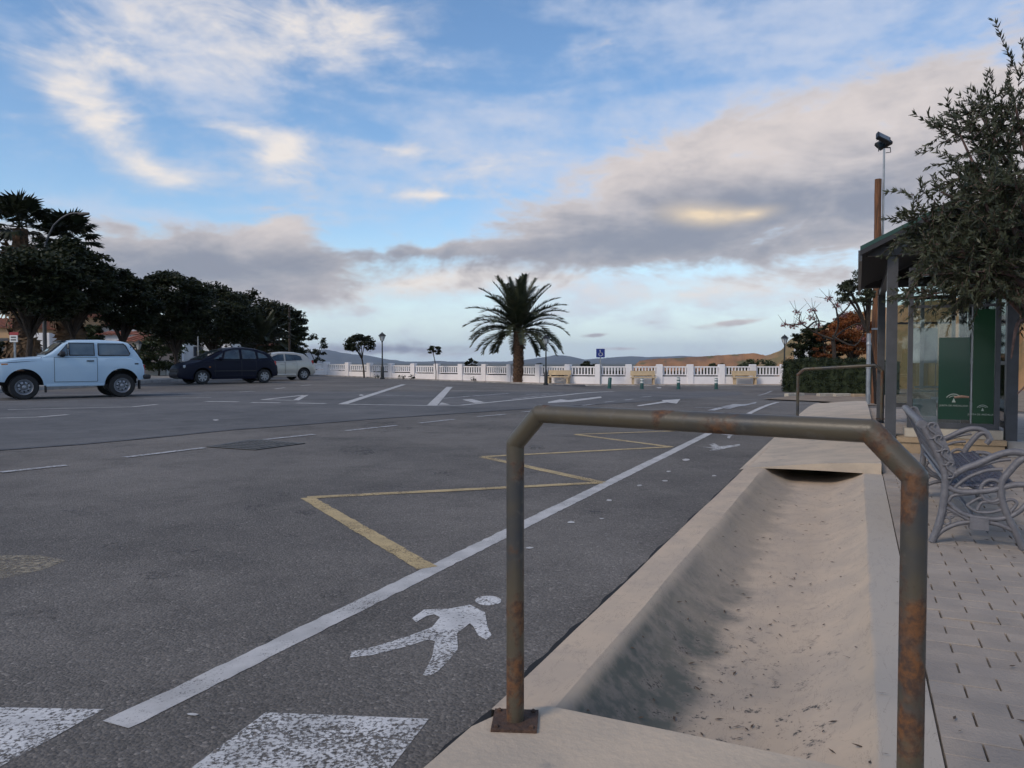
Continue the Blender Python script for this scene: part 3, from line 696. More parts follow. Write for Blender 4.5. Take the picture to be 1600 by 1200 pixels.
for l in (EV0, EV1):
    m = MB(); kbox(m, S0-.27, S1+.27, l-.02, l+.02, 2.15, 2.27); sp('gutter', m, 'grey_metal')
for l in (T0, T1):
    m = MB(); kbox(m, S0+.06, S1-.06, l-.04, l+.04, 2.10, 2.19); sp('side_beam', m, 'grey_metal')
# framed end walls
def endwall(s_, posters):
    l0, l1, z0, z1 = T0+.165, T1-.105, .30, 2.08
    m = MB()
    kbox(m, s_-.025, s_+.025, l0, l0+.05, z0, z1); kbox(m, s_-.025, s_+.025, l1-.05, l1, z0, z1); kbox(m, s_-.025, s_+.025, l0+.05, l1-.05, z0, z0+.06); kbox(m, s_-.025, s_+.025, l0+.05, l1-.05, z1-.06, z1); kbox(m, s_-.022, s_+.022, l0+.05, l1-.05, 1.63, 1.66)
    fr = sp('wall_frame', m, 'grey_metal')
    lm = l0+.05+.57
    m = MB(); kbox(m, s_-.004, s_+.004, l0+.05, lm-.006, z0+.06, 1.63); sp('pane', m, 'glass', fr)
    m = MB(); kbox(m, s_-.004, s_+.004, l0+.05, l1-.05, 1.66, z1-.06); sp('pane', m, 'glass', fr)
    m = MB(); kbox(m, s_-.012, s_+.012, lm-.006, lm+.006, z0+.06, 1.63); sp('mullion', m, 'galv', fr)
    m = MB(); kbox(m, s_-.004, s_+.004, lm+.006, l1-.05, z0+.06, 1.63); sp('pane', m, 'glass', fr)
    return l0, lm, l1, z0
l0, lm, l1, z0 = endwall(S0, True)
m = MB(); kbox(m, S0-.016, S0-.006, lm+.012, l1-.055, z0+.065, 1.60); pg = sp('green_poster', m, 'poster')
m = MB(); kbox(m, S0-.014, S0-.006, lm-.315, lm-.015, z0+.10, 1.30); pf = sp('green_notice', m, 'poster2')
m = MB(); kbox(m, S0+.012, S0+.022, l0+.06, lm-.33, z0+.13, .62); sp('reflection_board', m, 'pale_reflection')  # board added behind the pane to imitate its pale reflection
m = MB(); kbox(m, S0+.35, S0+.37, l0+.06, lm-.30, 1.02, 1.42); sp('reflection_board', m, 'pale_reflection')  # second added board, set deeper, also standing in for the pale reflection
m = MB(); kbox(m, S0+.006, S0+.012, l0+.07, lm-.02, .74, .765); kbox(m, S0+.006, S0+.012, l0+.07, lm-.02, .70, .715); sp('handrail_bar', m, 'galv')
m = MB(); kbox(m, S0+.30, S0+.33, l0+.14, l0+.18, .72, 1.9); sp('inner_upright', m, 'galv')
def emblem(par, lc, zc, sz, sfront):
    m = MB()
    for rr, a0, a1, th in ((1.0, 35, 150, .10), (.74, 40, 140, .10)):
        pts = []
        for k in range(13):
            a = R(a0+(a1-a0)*k/12); pts.append((math.cos(a)*rr*sz, math.sin(a)*rr*sz))
        for p, q in zip(pts, pts[1:]):
            m.add([K(sfront, lc+p[0], zc+p[1]), K(sfront, lc+q[0], zc+q[1]), K(sfront, lc+q[0]*(1-th), zc+q[1]*(1-th)), K(sfront, lc+p[0]*(1-th), zc+p[1]*(1-th))], [(0, 1, 2, 3)])
    m.add([K(sfront, lc-.22*sz, zc-.12*sz), K(sfront, lc+.22*sz, zc-.12*sz), K(sfront, lc, zc+.45*sz)], [(0, 1, 2)])
    sp('emblem', m, 'print_white', par)
def text_part(par, txt, lc, zc, size, sfront):
    cu = bpy.data.curves.new('lettering', 'FONT'); cu.body = txt; cu.size = size; cu.align_x = 'CENTER'
    tmp = bpy.data.objects.new('tmp_text', cu); COL.objects.link(tmp)
    me = bpy.data.meshes.new_from_object(tmp.evaluated_get(bpy.context.evaluated_depsgraph_get())); bpy.data.objects.remove(tmp)
    me.name = 'lettering'
    o = K(sfront, lc, zc)-sh.location
    for v in me.vertices:
        p = o+NN*v.co.x+Vector((0, 0, v.co.y)); v.co = p
    me.materials.clear(); obj('lettering', me, M['print_white'], par)
bpy.context.view_layer.update()
emblem(pf, lm-.165, .60, .085, S0-.0165); text_part(pf, 'JUNTA DE ANDALUCIA', lm-.165, .545, .026, S0-.0185)
emblem(pg, (lm+l1-.05)/2, .51, .06, S0-.0185); text_part(pg, 'JUNTA DE ANDALUCIA', (lm+l1-.05)/2, .455, .026, S0-.0185)
m = MB(); m.tube([K(S0-.012, lm-.16, .645), K(S0-.012, lm-.09, .655), K(S0-.012, lm-.02, .65)], [.012, .016, .011], 6); sp('printed_hand', m, 'hand_print', pf)
endwall(S1, False)
# rear wall (away from the road)
m = MB(); kbox(m, S0+.06, S1-.06, T1-.02, T1+.02, .30, .36); kbox(m, S0+.06, S1-.06, T1-.02, T1+.02, 1.0, 1.04)
for k in range(4): kbox(m, S0+.9+k*.85, S0+.94+k*.85, T1-.02, T1+.02, .36, 2.1)
sp('rear_frame', m, 'grey_metal')
m = MB(); kbox(m, S0+.06, S1-.06, T1-.004, T1+.004, .36, 2.1); sp('pane', m, 'glass')
m = MB(); kbox(m, S0+.3, S1-.3, T1-.45, T1-.08, .44, .48); sb = sp('shelter_seat', m, 'galv')
for k in (0.6, 3.4):
    m = MB(); kbox(m, S0+k, S0+k+.06, T1-.40, T1-.12, .02, .44); sp('leg', m, 'grey_metal', sb)
m = MB(); kbox(m, S0+.0, S0+.03, T1+.10, T1+.22, .75, .82); kbox(m, S0, S0+.03, T1+.10, T1+.22, .9, .99)
# stone plinth under the end wall
pl = thing('stone_plinth', 'low tan stone plinth of stepped blocks under the shelter end wall', 'plinth', K(S0-.1, RC, .02))
for (s0, s1, a, b, zl, zh) in ((S0-.18, S0+.26, T0+.07, T1-.42, .02, .145), (S0-.18, S0+.26, T1-.415, T1-.075, .02, .145)):
    m = MB(); kbox(m, s0, s1, a, b, zl, zh); wpart('stone_block', m, M['stone_tan'], pl)
for (a, b) in ((T0+.06, T1-.47), (T1-.465, T1-.06)):
    m = MB(); kbox(m, S0-.20, S0+.28, a, b, .148, .20); wpart('cap_stone', m, M['stone_tan'], pl)
m = MB(); kbox(m, S0-.10, S0+.20, T0+.14, T1-.08, .203, .297); wpart('upper_step', m, M['stone_pale'], pl)
cb_ = MB(); kbox(cb_, S0-.14, S0+.2, T1-.045, T1+.13, .0, .19); tag(obj('concrete_footing', cb_.mesh('concrete_footing', off=K(S0, T1, 0)), M['kerb'], loc=K(S0, T1, 0)), 'dark square concrete footing below the shelter post next to the olive tree', 'footing')

# ---- ornate cast iron bench
BS0, BS1 = 4.86, 6.42
be = thing('iron_bench', 'ornate grey cast iron bench with scrolled arms on the pavers', 'bench', K(BS0, .55, .03))
zb = lambda L: [plane_s(1400+a/4.8, 620+b/4.8, BS0) for a, b in L]
CURV = [([(195, 205), (240, 285), (300, 400), (345, 500), (372, 600), (368, 700), (348, 850), (312, 985), (268, 1105)], .021, 'leg'),
        ([(1060, 540), (1010, 465), (940, 470), (850, 560), (795, 640), (790, 745), (828, 870), (895, 1010), (955, 1150)], .019, 'leg'),
        ([(430, 590), (500, 545), (620, 500), (780, 432), (900, 415), (1000, 445), (1045, 520), (1010, 570)], .019, 'armrest'),
        ([(375, 665), (440, 700), (520, 715), (700, 703), (880, 662), (1000, 665), (1080, 700)], .016, 'seat_rail'),
        ([(390, 650), (480, 560), (620, 520), (760, 480), (860, 468)], .010, 'scroll'),
        ([(440, 680), (540, 605), (680, 553), (800, 545)], .010, 'scroll'),
        ([(380, 800), (430, 740), (560, 725), (640, 705)], .011, 'scroll'),
        ([(395, 790), (470, 860), (600, 905), (780, 915), (900, 875), (990, 790), (1010, 710), (960, 690)], .014, 'scroll'),
        ([(270, 1100), (345, 1005), (470, 950), (620, 938), (760, 955), (870, 1000), (900, 1015)], .013, 'scroll'),
        ([(380, 830), (470, 880), (560, 925), (640, 935)], .011, 'scroll'),
        ([(530, 810), (600, 860), (700, 868), (790, 848)], .009, 'scroll'), ([(530, 815), (590, 775), (640, 755)], .008, 'scroll'), ([(610, 850), (650, 790), (760, 797), (860, 770), (905, 800), (860, 860)], .009, 'scroll'),
        ([(720+85*math.cos(t), 705+82*math.sin(t)) for t in [k*math.pi/9 for k in range(19)]], .011, 'scroll'),
        ([(405+30*math.cos(t), 885+25*math.sin(t)) for t in [k*math.pi/6 for k in range(13)]], .006, 'scroll'), ([(378+30*math.cos(t), 932+25*math.sin(t)) for t in [k*math.pi/6 for k in range(13)]], .006, 'scroll'), ([(360, 910), (430, 890), (490, 890)], .006, 'scroll'),
        ([(160, 215), (175, 188), (205, 188), (225, 215), (212, 240)], .012, 'scroll')]
BC = []
for pts, r_, nm in CURV:
    k = zb(pts); BC.append((k, r_, nm))
def bframe(s_):
    for k, r_, nm in BC:
        pth = spline([K(s_, l, max(.035, z)) for l, z in k], 5)
        m = MB(); m.tube(pth, r_, 8); wpart(nm, m, M['iron'], be, smooth=50)
    l, z = plane_s(1400+620/4.8, 620+945/4.8, BS0)
    m = MB(); kbox(m, s_-.03, s_+.03, l-.045, l+.045, z-.035, z+.03); wpart('stretcher_boss', m, M['iron'], be)
bframe(BS0); bframe(BS1)
UP = BC[0][0][:5]      # upright: top .. seat rear
def upt(t):
    x = t*(len(UP)-1); i = min(int(x), len(UP)-2); f = x-i
    return UP[i][0]+(UP[i+1][0]-UP[i][0])*f, UP[i][1]+(UP[i+1][1]-UP[i][1])*f
m = MB(); m.tube([K(BS0-.02, *upt(0)), K(BS1+.02, *upt(0))], .024, 10); wpart('top_rail', m, M['iron'], be, smooth=50)
m = MB(); m.tube([K(BS0, *upt(.93)), K(BS1, *upt(.93))], .014, 8); wpart('lower_rail', m, M['iron'], be, smooth=50)
# broad ornate side band on both uprights
for s_ in (BS0, BS1):
    m = MB(); rows = []
    for k in range(12):
        t = k/11; l, z = upt(t); wd = .075-.02*t
        rows.append([K(s_-.012, l-.01, z), K(s_-.016, l+wd*.5, z+.012), K(s_-.012, l+wd, z+.01)])
    m.grid(rows); m.grid([[p+U*.028 for p in r_] for r_ in rows]); wpart('upright_band', m, M['iron'], be)
    for k in range(4):
        t = .14+k*.24; l, z = upt(t); cx, cz = l+.03, z
        m = MB(); m.tube(spline([K(s_-.022, cx+q1, cz+q2) for q1, q2 in ((-.012, -.045), (.012, -.04), (.018, -.018), (-.004, 0), (-.018, .02), (-.008, .042), (.014, .04), (.010, .026))], 4), .0055, 6); wpart('scroll', m, M['iron'], be, smooth=50)
def lattice(fn, nu, nv, r_, nm, mt, cir):
    m = MB()
    for i in range(nu):
        for j in range(nv):
            u, v = (i+.5)/nu, (j+.5)/nv
            m.tube([fn(u+cir/nu*math.cos(a), v+cir/nv*math.sin(a)) for a in [k*math.pi/5 for k in range(11)]], r_, 5, cap=False)
    for i in range(-nv, nu+1):
        for sgn in (1, -1):
            pts = []
            for k in range(nv*2+1):
                v = k/(nv*2); u = (i+(v*nv if sgn > 0 else nv-v*nv))/nu
                if 0 <= u <= 1: pts.append(fn(u, v))
            if len(pts) > 1: m.tube(pts, r_*.85, 5)
    return wpart(nm, m, M[mt], be, smooth=50)
lattice(lambda u, v: K(BS0+(BS1-BS0)*u, *upt(.05+.86*v)), 14, 4, .006, 'back_lattice', 'iron', .46)
SE = BC[3][0]
sl0, sz0 = SE[0]; sl1, sz1 = SE[4]
def seatp(u, v): return K(BS0+(BS1-BS0)*u, sl0+(sl1-sl0)*v, sz0+(sz1-sz0)*v-.012*math.sin(v*math.pi)+.008)
lattice(seatp, 16, 5, .007, 'seat_lattice', 'seat_iron', .48)
for v in (0.02, .25, .5, .75, .98):
    m = MB(); a, b = seatp(0, v), seatp(1, v); m.tube([a, b], .013, 6); wpart('seat_bar', m, M['seat_iron'], be)
m = MB(); rows = [[seatp(u, v)+Vector((0, 0, -.012)) for u in (.02, .98)] for v in [k/8 for k in range(9)]]
l, z = plane_s(1400+620/4.8, 620+945/4.8, BS0)
m = MB(); m.tube([K(BS0, l, z), K(BS1, l, z)], .012, 8); wpart('stretcher', m, M['iron'], be)

# ---- timber pole, floodlight mast, grey stub pole
bp = G(1371.5, 632); bp.z = g(bp.x, bp.y)
h = at(1365, 280, bp.y).z-bp.z
m = MB(); pts = [bp+Vector((-.075+.012*math.sin(k), .0, h*k/12)) for k in range(13)]
m.tube(pts, [.125-.003*k+.005*math.sin(k*2.3) for k in range(13)], 10); tp = thing('timber_pole', 'rough reddish timber pole standing behind the bus shelter', 'pole', bp)
wpart('shaft', m, M['timber'], tp, smooth=50)
for k in (4, 8):
    m = MB(); m.lathe([(.13-.002*k, 0), (.13-.002*k, .05)], 10, pts[k]); wpart('strap', m, M['galv'], tp)
fm = thing('floodlight_mast', 'thin galvanised mast topped by two dark floodlights beside the timber pole', 'floodlight', bp+Vector((.085, .02, 0)))
ht = at(1371, 232, bp.y).z-bp.z
m = MB(); m.tube([fm.location, fm.location+Vector((-.0, 0, ht))], .03, 8); wpart('mast', m, M['galv'], fm, smooth=50)
topp = fm.location+Vector((0, 0, ht))
m = MB(); m.tube([topp+Vector((-.16, 0, .03)), topp+Vector((.18, 0, .03))], .018, 6); m.tube([topp+Vector((.18, 0, .03)), topp+Vector((.19, 0, -.10)), topp+Vector((.05, 0, -.12))], .012, 6); m.tube([topp+Vector((-.16, 0, .03)), topp+Vector((-.16, 0, -.08))], .012, 6); wpart('cross_arm', m, M['dark'], fm)
for c_, ry, rx, sz in ((Vector((-.08, -.10, .27)), .45, -.75, (.40, .10, .30)), (Vector((.03, .10, .17)), -.5, -.6, (.40, .10, .26))):
    Rm = Matrix.Rotation(ry, 3, 'Y') @ Matrix.Rotation(rx, 3, 'X')
    m = MB(); m.box(topp+c_, sz, Rm); hd = wpart('lamp_head', m, M['dark'], fm)
    m = MB(); m.box(topp+c_+Rm @ Vector((0, -.055, 0)), (sz[0]*.82, .012, sz[2]*.78), Rm); wpart('lens', m, M['car_glass_dark'], fm, hd)
    for q in range(5):
        m = MB(); m.box(topp+c_+Rm @ Vector((-.14+.07*q, .065, 0)), (.012, .05, sz[2]*.8), Rm); wpart('cooling_fin', m, M['dark'], fm, hd)
gp = G(1356, 633); gp.z = g(gp.x, gp.y)
m = MB(); m.tube([gp, gp+Vector((0, 0, at(1356, 521, gp.y).z-gp.z))], .055, 10); st = thing('steel_stub_pole', 'short grey steel tube post beside the timber pole and hedge', 'post', gp)
wpart('tube', m, M['galv'], st, smooth=50)
for zf in (.98, .6):
    m = MB(); m.lathe([(.06, 0), (.066, .02), (.066, .05), (.06, .07)], 10, gp+Vector((0, 0, 1.65*zf))); wpart('collar', m, M['galv'], st)

# ---- foliage helpers
def leaf_quads(C, D_, Nn, L, W):          # centres, long axes, side axes
    L = np.asarray(L).reshape(-1, 1); W = np.asarray(W).reshape(-1, 1)
    V = np.stack([C-D_*L*.5, C+Nn*W*.5-D_*L*.05, C+D_*L*.5, C-Nn*W*.5-D_*L*.05], 1).reshape(-1, 3)
    return V, np.arange(len(V), dtype=np.int32).reshape(-1, 4)
def unit(a): return a/np.maximum(1e-9, np.linalg.norm(a, axis=1, keepdims=True))
def clumps_mesh(name, clumps, per, L, W, flatness=.5, shell=.5):
    Cs, Ds, Ns = [], [], []
    for c_, r_ in clumps:
        d = unit(rng.normal(size=(per, 3))); rad = rng.random((per, 1))**shell
        p = np.array(c_)+d*rad*np.array(r_); Cs.append(p)
        dd = unit(d*.6+rng.normal(size=(per, 3))*np.array([1, 1, flatness])); Ds.append(dd)
        Ns.append(unit(np.cross(dd, rng.normal(size=(per, 3))*np.array([1-flatness, 1-flatness, 1])+np.array([0, 0, 1e-3]))))
    C = np.concatenate(Cs); n_ = len(C)
    V, Q = leaf_quads(C, np.concatenate(Ds), np.concatenate(Ns), L*rng.uniform(.6, 1.3, n_), W*rng.uniform(.6, 1.3, n_))
    return npmesh(name, V, Q)
def tree(label, base, ch, rx, rz, mt, nclump=60, per=110, leaf=.20, trunk=.11, lean=(0, 0), group=None, name='park_tree', top=None, crownz=None, bark='bark', flat=.4, cat='tree'):
    base = Vector(base); root = thing(name, label, cat, base, 0, group)
    cz = ch if crownz is None else crownz; c_ = Vector((lean[0], lean[1], cz)); m = MB()
    fork = Vector((lean[0]*.5, lean[1]*.5, max(.8, (cz-rz)*.75)))
    m.tube([(0, 0, -.1), fork*.5+Vector((.04, 0, 0)), fork], [trunk*1.15, trunk, trunk*.85], 8)
    cl = []
    for k in range(nclump):
        a = random.uniform(0, 2*math.pi); zt = random.uniform(-.85, 1); rr = math.sqrt(max(0, 1-zt*zt))*random.uniform(.55, 1.0)
        p = c_+Vector((math.cos(a)*rr*rx, math.sin(a)*rr*rx, zt*rz*random.uniform(.75, 1.0)))
        q = rx*random.uniform(.22, .38); cl.append((p, (q, q, q*random.uniform(.38, .6))))
        if k % 6 == 0: m.tube(spline([fork, fork.lerp(p, .5)+Vector((0, 0, .15*rz)), p], 3), [trunk*.55*(1-i/7)+.012 for i in range(7)], 5)
    lpart('trunk', m, M[bark], root, smooth=60)
    obj('crown', clumps_mesh('crown', cl, per, leaf, leaf*.5, flat), M[mt], root); return root
def px_tree(label, px, Y, ytop, ybot, hw, mt, **kw):
    x = (px-800)/F*Y; zb_ = g(x, Y)+(.13 if x < -16.6 else 0); zt = at(px, ytop, Y).z-zb_; zl = at(px, ybot, Y).z-zb_
    return tree(label, (x, Y, zb_), (zt+zl)/2, hw*Y/F*kw.pop('wk', 1.0), (zt-zl)/2*.97, mt, **kw)
GT = 'dark park trees along the left pavement'
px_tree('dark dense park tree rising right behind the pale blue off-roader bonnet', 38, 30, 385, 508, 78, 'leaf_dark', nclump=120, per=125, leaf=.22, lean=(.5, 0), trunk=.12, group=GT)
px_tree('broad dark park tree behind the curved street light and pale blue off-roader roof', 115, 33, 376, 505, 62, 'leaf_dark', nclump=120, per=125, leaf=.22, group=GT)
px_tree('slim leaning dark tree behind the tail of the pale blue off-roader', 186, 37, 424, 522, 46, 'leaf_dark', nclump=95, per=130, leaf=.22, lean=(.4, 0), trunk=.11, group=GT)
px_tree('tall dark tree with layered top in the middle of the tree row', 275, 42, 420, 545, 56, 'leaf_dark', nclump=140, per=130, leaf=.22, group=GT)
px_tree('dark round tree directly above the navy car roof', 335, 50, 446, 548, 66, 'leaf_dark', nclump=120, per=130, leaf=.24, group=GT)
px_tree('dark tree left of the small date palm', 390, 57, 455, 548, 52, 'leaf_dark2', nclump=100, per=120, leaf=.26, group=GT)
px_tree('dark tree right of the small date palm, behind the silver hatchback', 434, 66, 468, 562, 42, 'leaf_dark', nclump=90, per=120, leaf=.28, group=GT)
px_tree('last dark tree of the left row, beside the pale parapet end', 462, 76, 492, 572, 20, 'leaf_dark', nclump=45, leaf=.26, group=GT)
px_tree('low green bush tree with loose foliage behind the navy car bonnet', 248, 46, 522, 585, 38, 'leaf_bush', nclump=50, name='shrub', cat='shrub', trunk=.06)
px_tree('small green bush above the pale blue off-roader roof', 142, 40, 508, 560, 22, 'leaf_bush', nclump=30, name='shrub', cat='shrub', trunk=.05)
px_tree('green bush between navy car windscreen and white house', 338, 54, 533, 580, 22, 'leaf_bush', nclump=30, name='shrub', cat='shrub', trunk=.05)
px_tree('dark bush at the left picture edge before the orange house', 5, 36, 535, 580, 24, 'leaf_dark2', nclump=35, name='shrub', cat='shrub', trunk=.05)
# small trees by the parapet
px_tree('small round-headed tree with thin bent trunk by the white parapet', 569, 56, 523, 552, 25, 'leaf_dark', nclump=36, per=60, leaf=.22, trunk=.06, lean=(-.3, 0), name='young_tree')
px_tree('young spindly tree with tiny crown by the white parapet', 681, 53.8, 540, 557, 11, 'leaf_dark', nclump=12, per=50, leaf=.2, trunk=.03, lean=(-.1, 0), name='young_tree')
px_tree('sparse twiggy tree at the left end of the white parapet', 494, 66, 518, 575, 18, 'leaf_dark', nclump=26, per=26, leaf=.26, trunk=.06, name='young_tree')
px_tree('sparse bush showing over the parapet left of the big palm', 737, 60, 561, 582, 13, 'leaf_dark', nclump=14, per=40, leaf=.22, trunk=.04, name='shrub', cat='shrub')
px_tree('dark bush behind the parapet right of the big palm', 842, 58, 568, 590, 10, 'leaf_dark', nclump=14, per=60, leaf=.22, trunk=.04, name='shrub', cat='shrub')
px_tree('dark low bush behind the parapet beside the blue parking sign', 922, 58, 565, 590, 17, 'leaf_dark', nclump=20, per=70, leaf=.22, trunk=.04, name='shrub', cat='shrub')
px_tree('dark low bush behind the parapet, left of the parking sign bush', 897, 60, 568, 590, 8, 'leaf_dark', nclump=10, per=60, leaf=.22, trunk=.04, name='shrub', cat='shrub')
px_tree('wide low bush behind the parapet next to the hedge', 1186, 56, 561, 590, 32, 'leaf_bush', nclump=40, per=80, leaf=.22, trunk=.05, name='shrub', cat='shrub')
px_tree('low bush behind the parapet right of the middle bollards', 1120, 58, 568, 590, 20, 'leaf_bush', nclump=22, per=70, leaf=.22, trunk=.04, name='shrub', cat='shrub')
# behind the hedge
px_tree('dark green tree behind the hedge, left of the autumn tree', 1262, 40, 512, 575, 27, 'leaf_dark', nclump=50, leaf=.16, trunk=.09)
px_tree('dark green tree behind the hedge below the pink blossom branches', 1294, 42, 500, 575, 24, 'leaf_dark', nclump=45, leaf=.16, trunk=.09)
px_tree('orange brown autumn tree behind the hedge beside the timber pole', 1332, 41, 488, 560, 36, 'leaf_orange', nclump=90, per=150, leaf=.13, trunk=.07, name='autumn_tree')
px_tree('rusty orange shrub low behind the hedge under the blossom tree', 1288, 39, 512, 565, 18, 'leaf_orange', nclump=30, per=90, leaf=.10, trunk=.04, name='shrub', cat='shrub')

# pink blossom tree with bare branches
BY = 38.0; bx_ = (1303-800)/F*BY; bt = thing('blossom_tree', 'nearly bare tree with tufts of faded pink blossom above the hedge', 'tree', (bx_, BY, g(bx_, BY)))
m = MB(); tw = MB(); cl = []
TR = spline([at(1304, 575, BY), at(1303, 545, BY), at(1301, 528, BY)], 4); m.tube([bt.location]+TR, [.11]+[.10]*len(TR), 8)
for pts in ([(1301, 530), (1275, 520), (1250, 503), (1252, 488)], [(1275, 520), (1280, 505), (1272, 485)], [(1255, 505), (1240, 508), (1226, 507)], [(1301, 530), (1310, 505), (1305, 480), (1295, 468)], [(1305, 500), (1325, 480), (1330, 468)], [(1301, 530), (1320, 515), (1345, 505), (1350, 520)], [(1262, 512), (1275, 502), (1290, 503)], [(1310, 505), (1307, 485), (1308, 478)], [(1300, 525), (1335, 540), (1352, 515)]):
    P3 = spline([at(a, b, BY+random.uniform(-.4, .4)) for a, b in pts], 4); m.tube(P3, [.055-.04*i/len(P3) for i in range(len(P3))], 5)
for px, py in ((1227, 508), (1240, 510), (1245, 489), (1252, 505), (1270, 485), (1276, 508), (1295, 467), (1308, 478), (1330, 474), (1318, 492), (1345, 512), (1352, 530), (1268, 497)):
    c_ = at(px, py, BY+random.uniform(-.5, .5)); cl.append((c_-bt.location, (.24, .3, .15)))
    for _ in range(6):
        d = Vector((random.gauss(0, .32), random.gauss(0, .3), random.uniform(.0, .65))); tw.tube([c_, c_+d], [.012, .006], 4)
wpart('trunk', m, M['bark'], bt, smooth=60); wpart('twigs', tw, M['bark'], bt, kind='stuff')
obj('blossom', clumps_mesh('blossom', cl, 80, .10, .065), M['petal'], bt)

# ---- hedge and edging blocks
hp0, hp1 = G(1217, 612), G(1375, 619)
hd = (hp1-hp0); hd.z = 0; hL = hd.length; hd.normalize(); hn = Vector((-hd.y, hd.x, 0))
hz = at(1290, 562, (hp0+hp1).y/2).z
he = thing('hedge', 'clipped dark green boxy hedge behind pale edging blocks', 'hedge', (hp0+hp1)/2)
cl = []; hb = g(hp0.x, hp0.y)
for i in range(int(hL/.22)+1):
    for j in range(7):
        for k in range(6):
            if 0 < j < 6 and k < 5 and i > 0: continue
            p = hp0+hd*(i*.22+.18*(1 if i == 0 else 0))+hn*(.1+j*.22); p.z = hb+.16+(hz-hb-.22)*k/5
            p += Vector((random.gauss(0, .04), random.gauss(0, .04), random.uniform(-.11, .05) if k else random.uniform(-.12, .1))); cl.append((p-he.location, (.17, .17, .16)))
obj('foliage', clumps_mesh('foliage', cl, 60, .075, .045, .8, .6), M['leaf_hedge'], he)
m = MB(); q0 = hp0+hn*.12+hd*.15; q1 = hp1+hn*.12; q2 = hp1+hn*1.36; q3 = hp0+hn*1.36+hd*.15
zq = lambda p, z: Vector((p.x, p.y, z)); m.hexa([zq(p, hb-.1) for p in (q0, q1, q2, q3)], [zq(p, hz-.10) for p in (q0, q1, q2, q3)]); wpart('inner_branches', m, M['leaf_hedge'], he)
for (a, b, yb, lab, mt) in ((1232, 1257, 620.5, 'first pale edging block at the lone left end of the hedge', 'stone_pale'), (1281, 1305, 621, 'pale edging block under the hedge behind the thin railing', 'stone_pale'), (1306.5, 1330, 621.3, 'long pale edging block under the middle of the hedge', 'stone_pale'), (1334, 1352, 622, 'brown rounded stone at the hedge foot beside the steel stub post', 'stone_tan')):
    p0, p1 = G(a, yb), G(b, yb); hgt = 7*p0.y/F; z_ = min(p0.z, p1.z)-.03
    d = (p1-p0).normalized(); nn = Vector((-d.y, d.x, 0))
    rows = []
    m = MB(); bt_ = [p0, p1, p1+nn*.2, p0+nn*.2]; ch = .02
    lo_ = [zq(p, z_) for p in bt_]; mi = [zq(p, z_+hgt) for p in bt_]; cc_ = (p0+p1+nn*.2)/2; ti = [zq(p+(cc_-p).normalized()*ch, z_+hgt+.02) for p in bt_]
    m.add(lo_+mi+ti, [(0, 1, 5, 4), (1, 2, 6, 5), (2, 3, 7, 6), (3, 0, 4, 7), (4, 5, 9, 8), (5, 6, 10, 9), (6, 7, 11, 10), (7, 4, 8, 11), (8, 9, 10, 11)])
    tag(obj('edging_block', m.mesh('edging_block', off=p0), M[mt], loc=p0), lab, 'stone block', 'edging blocks below the hedge')

# ---- olive tree (near)
ot_b = K(8.45, 1.62, .03); ot = thing('olive_tree', 'olive tree with grey green leaves in front of the bus shelter', 'tree', ot_b)
m = MB(); tk = spline([ot_b+Vector(v) for v in ((0, 0, -.05), (-.03, 0, .45), (.05, .02, .9), (-.08, 0, 1.35))], 5)
m.tube(tk, [.13+.03*math.sin(i*1.9) for i in range(len(tk))], 10)
fork = tk[-1]; CC = ot_b+Vector((.32, .05, 2.35)); RX, RZ = 1.55, 1.45
LC, LD, LN = [], [], []; LV = []
tws = MB()
def twig(p, d, L):
    q = p.copy(); path = [q.copy()]; d = d.normalized()
    for k in range(6):
        d = (d+Vector((random.gauss(0, .16), random.gauss(0, .16), random.gauss(.02, .16)))).normalized(); q = q+d*L/6; path.append(q.copy())
        for _ in range(6):
            side = d.cross(Vector((random.gauss(0, 1), random.gauss(0, 1), random.gauss(0, 1)))).normalized()
            ld = (d*.9+side*.75).normalized(); c_ = q-d*L/6*random.random()+ld*.027
            LC.append(c_); LD.append(ld); LN.append(ld.cross(side+Vector((random.gauss(0, .4),)*3)).normalized())
    tws.tube(path, [.0045, .004, .0035, .003, .0025, .002, .0015], 3, cap=False)
limbs = []
for k in range(15):
    a = k*2.4+random.uniform(-.2, .2); zt = random.uniform(-.25, .95); rr = math.sqrt(1-zt*zt)
    e = CC+Vector((math.cos(a)*rr*RX, math.sin(a)*rr*RX, zt*RZ))*random.uniform(.75, .92)
    limbs.append(e)
for px, py, Y in ((1470, 300, 7.0), (1440, 340, 7.2), (1500, 210, 7.2), (1450, 460, 7.1), (1530, 175, 7.3), (1580, 140, 7.2), (1590, 300, 6.8), (1550, 400, 6.7), (1480, 400, 7.0), (1530, 280, 6.9), (1440, 430, 7.0), (1580, 560, 7.0), (1590, 615, 7.0)):
    limbs.append(at(px, py, Y))
for e in limbs:
    mid = fork.lerp(e, .5)+Vector((random.gauss(0, .12), random.gauss(0, .12), .18)); L_ = spline([fork-Vector((0, 0, .1)), mid, e], 6)
    m.tube(L_, [.026*(1-i/len(L_))+.005 for i in range(len(L_))], 6)
    for t in range(44):
        i = random.randint(5, len(L_)-1); p = L_[i]+Vector((random.gauss(0, .09), random.gauss(0, .09), random.gauss(0, .09)))
        if p.z < 1.62 and p.dot(NN) < 1.75: continue      # the lower crown on the shelter side is pruned
        d = (p-CC)*.5+Vector((random.gauss(0, .6), random.gauss(0, .6), random.gauss(0, .5))); twig(p, d, random.uniform(.20, .42))
wpart('trunk', m, M['olivebark'], ot, smooth=60); wpart('twigs', tws, M['olivebark'], ot, kind='stuff')
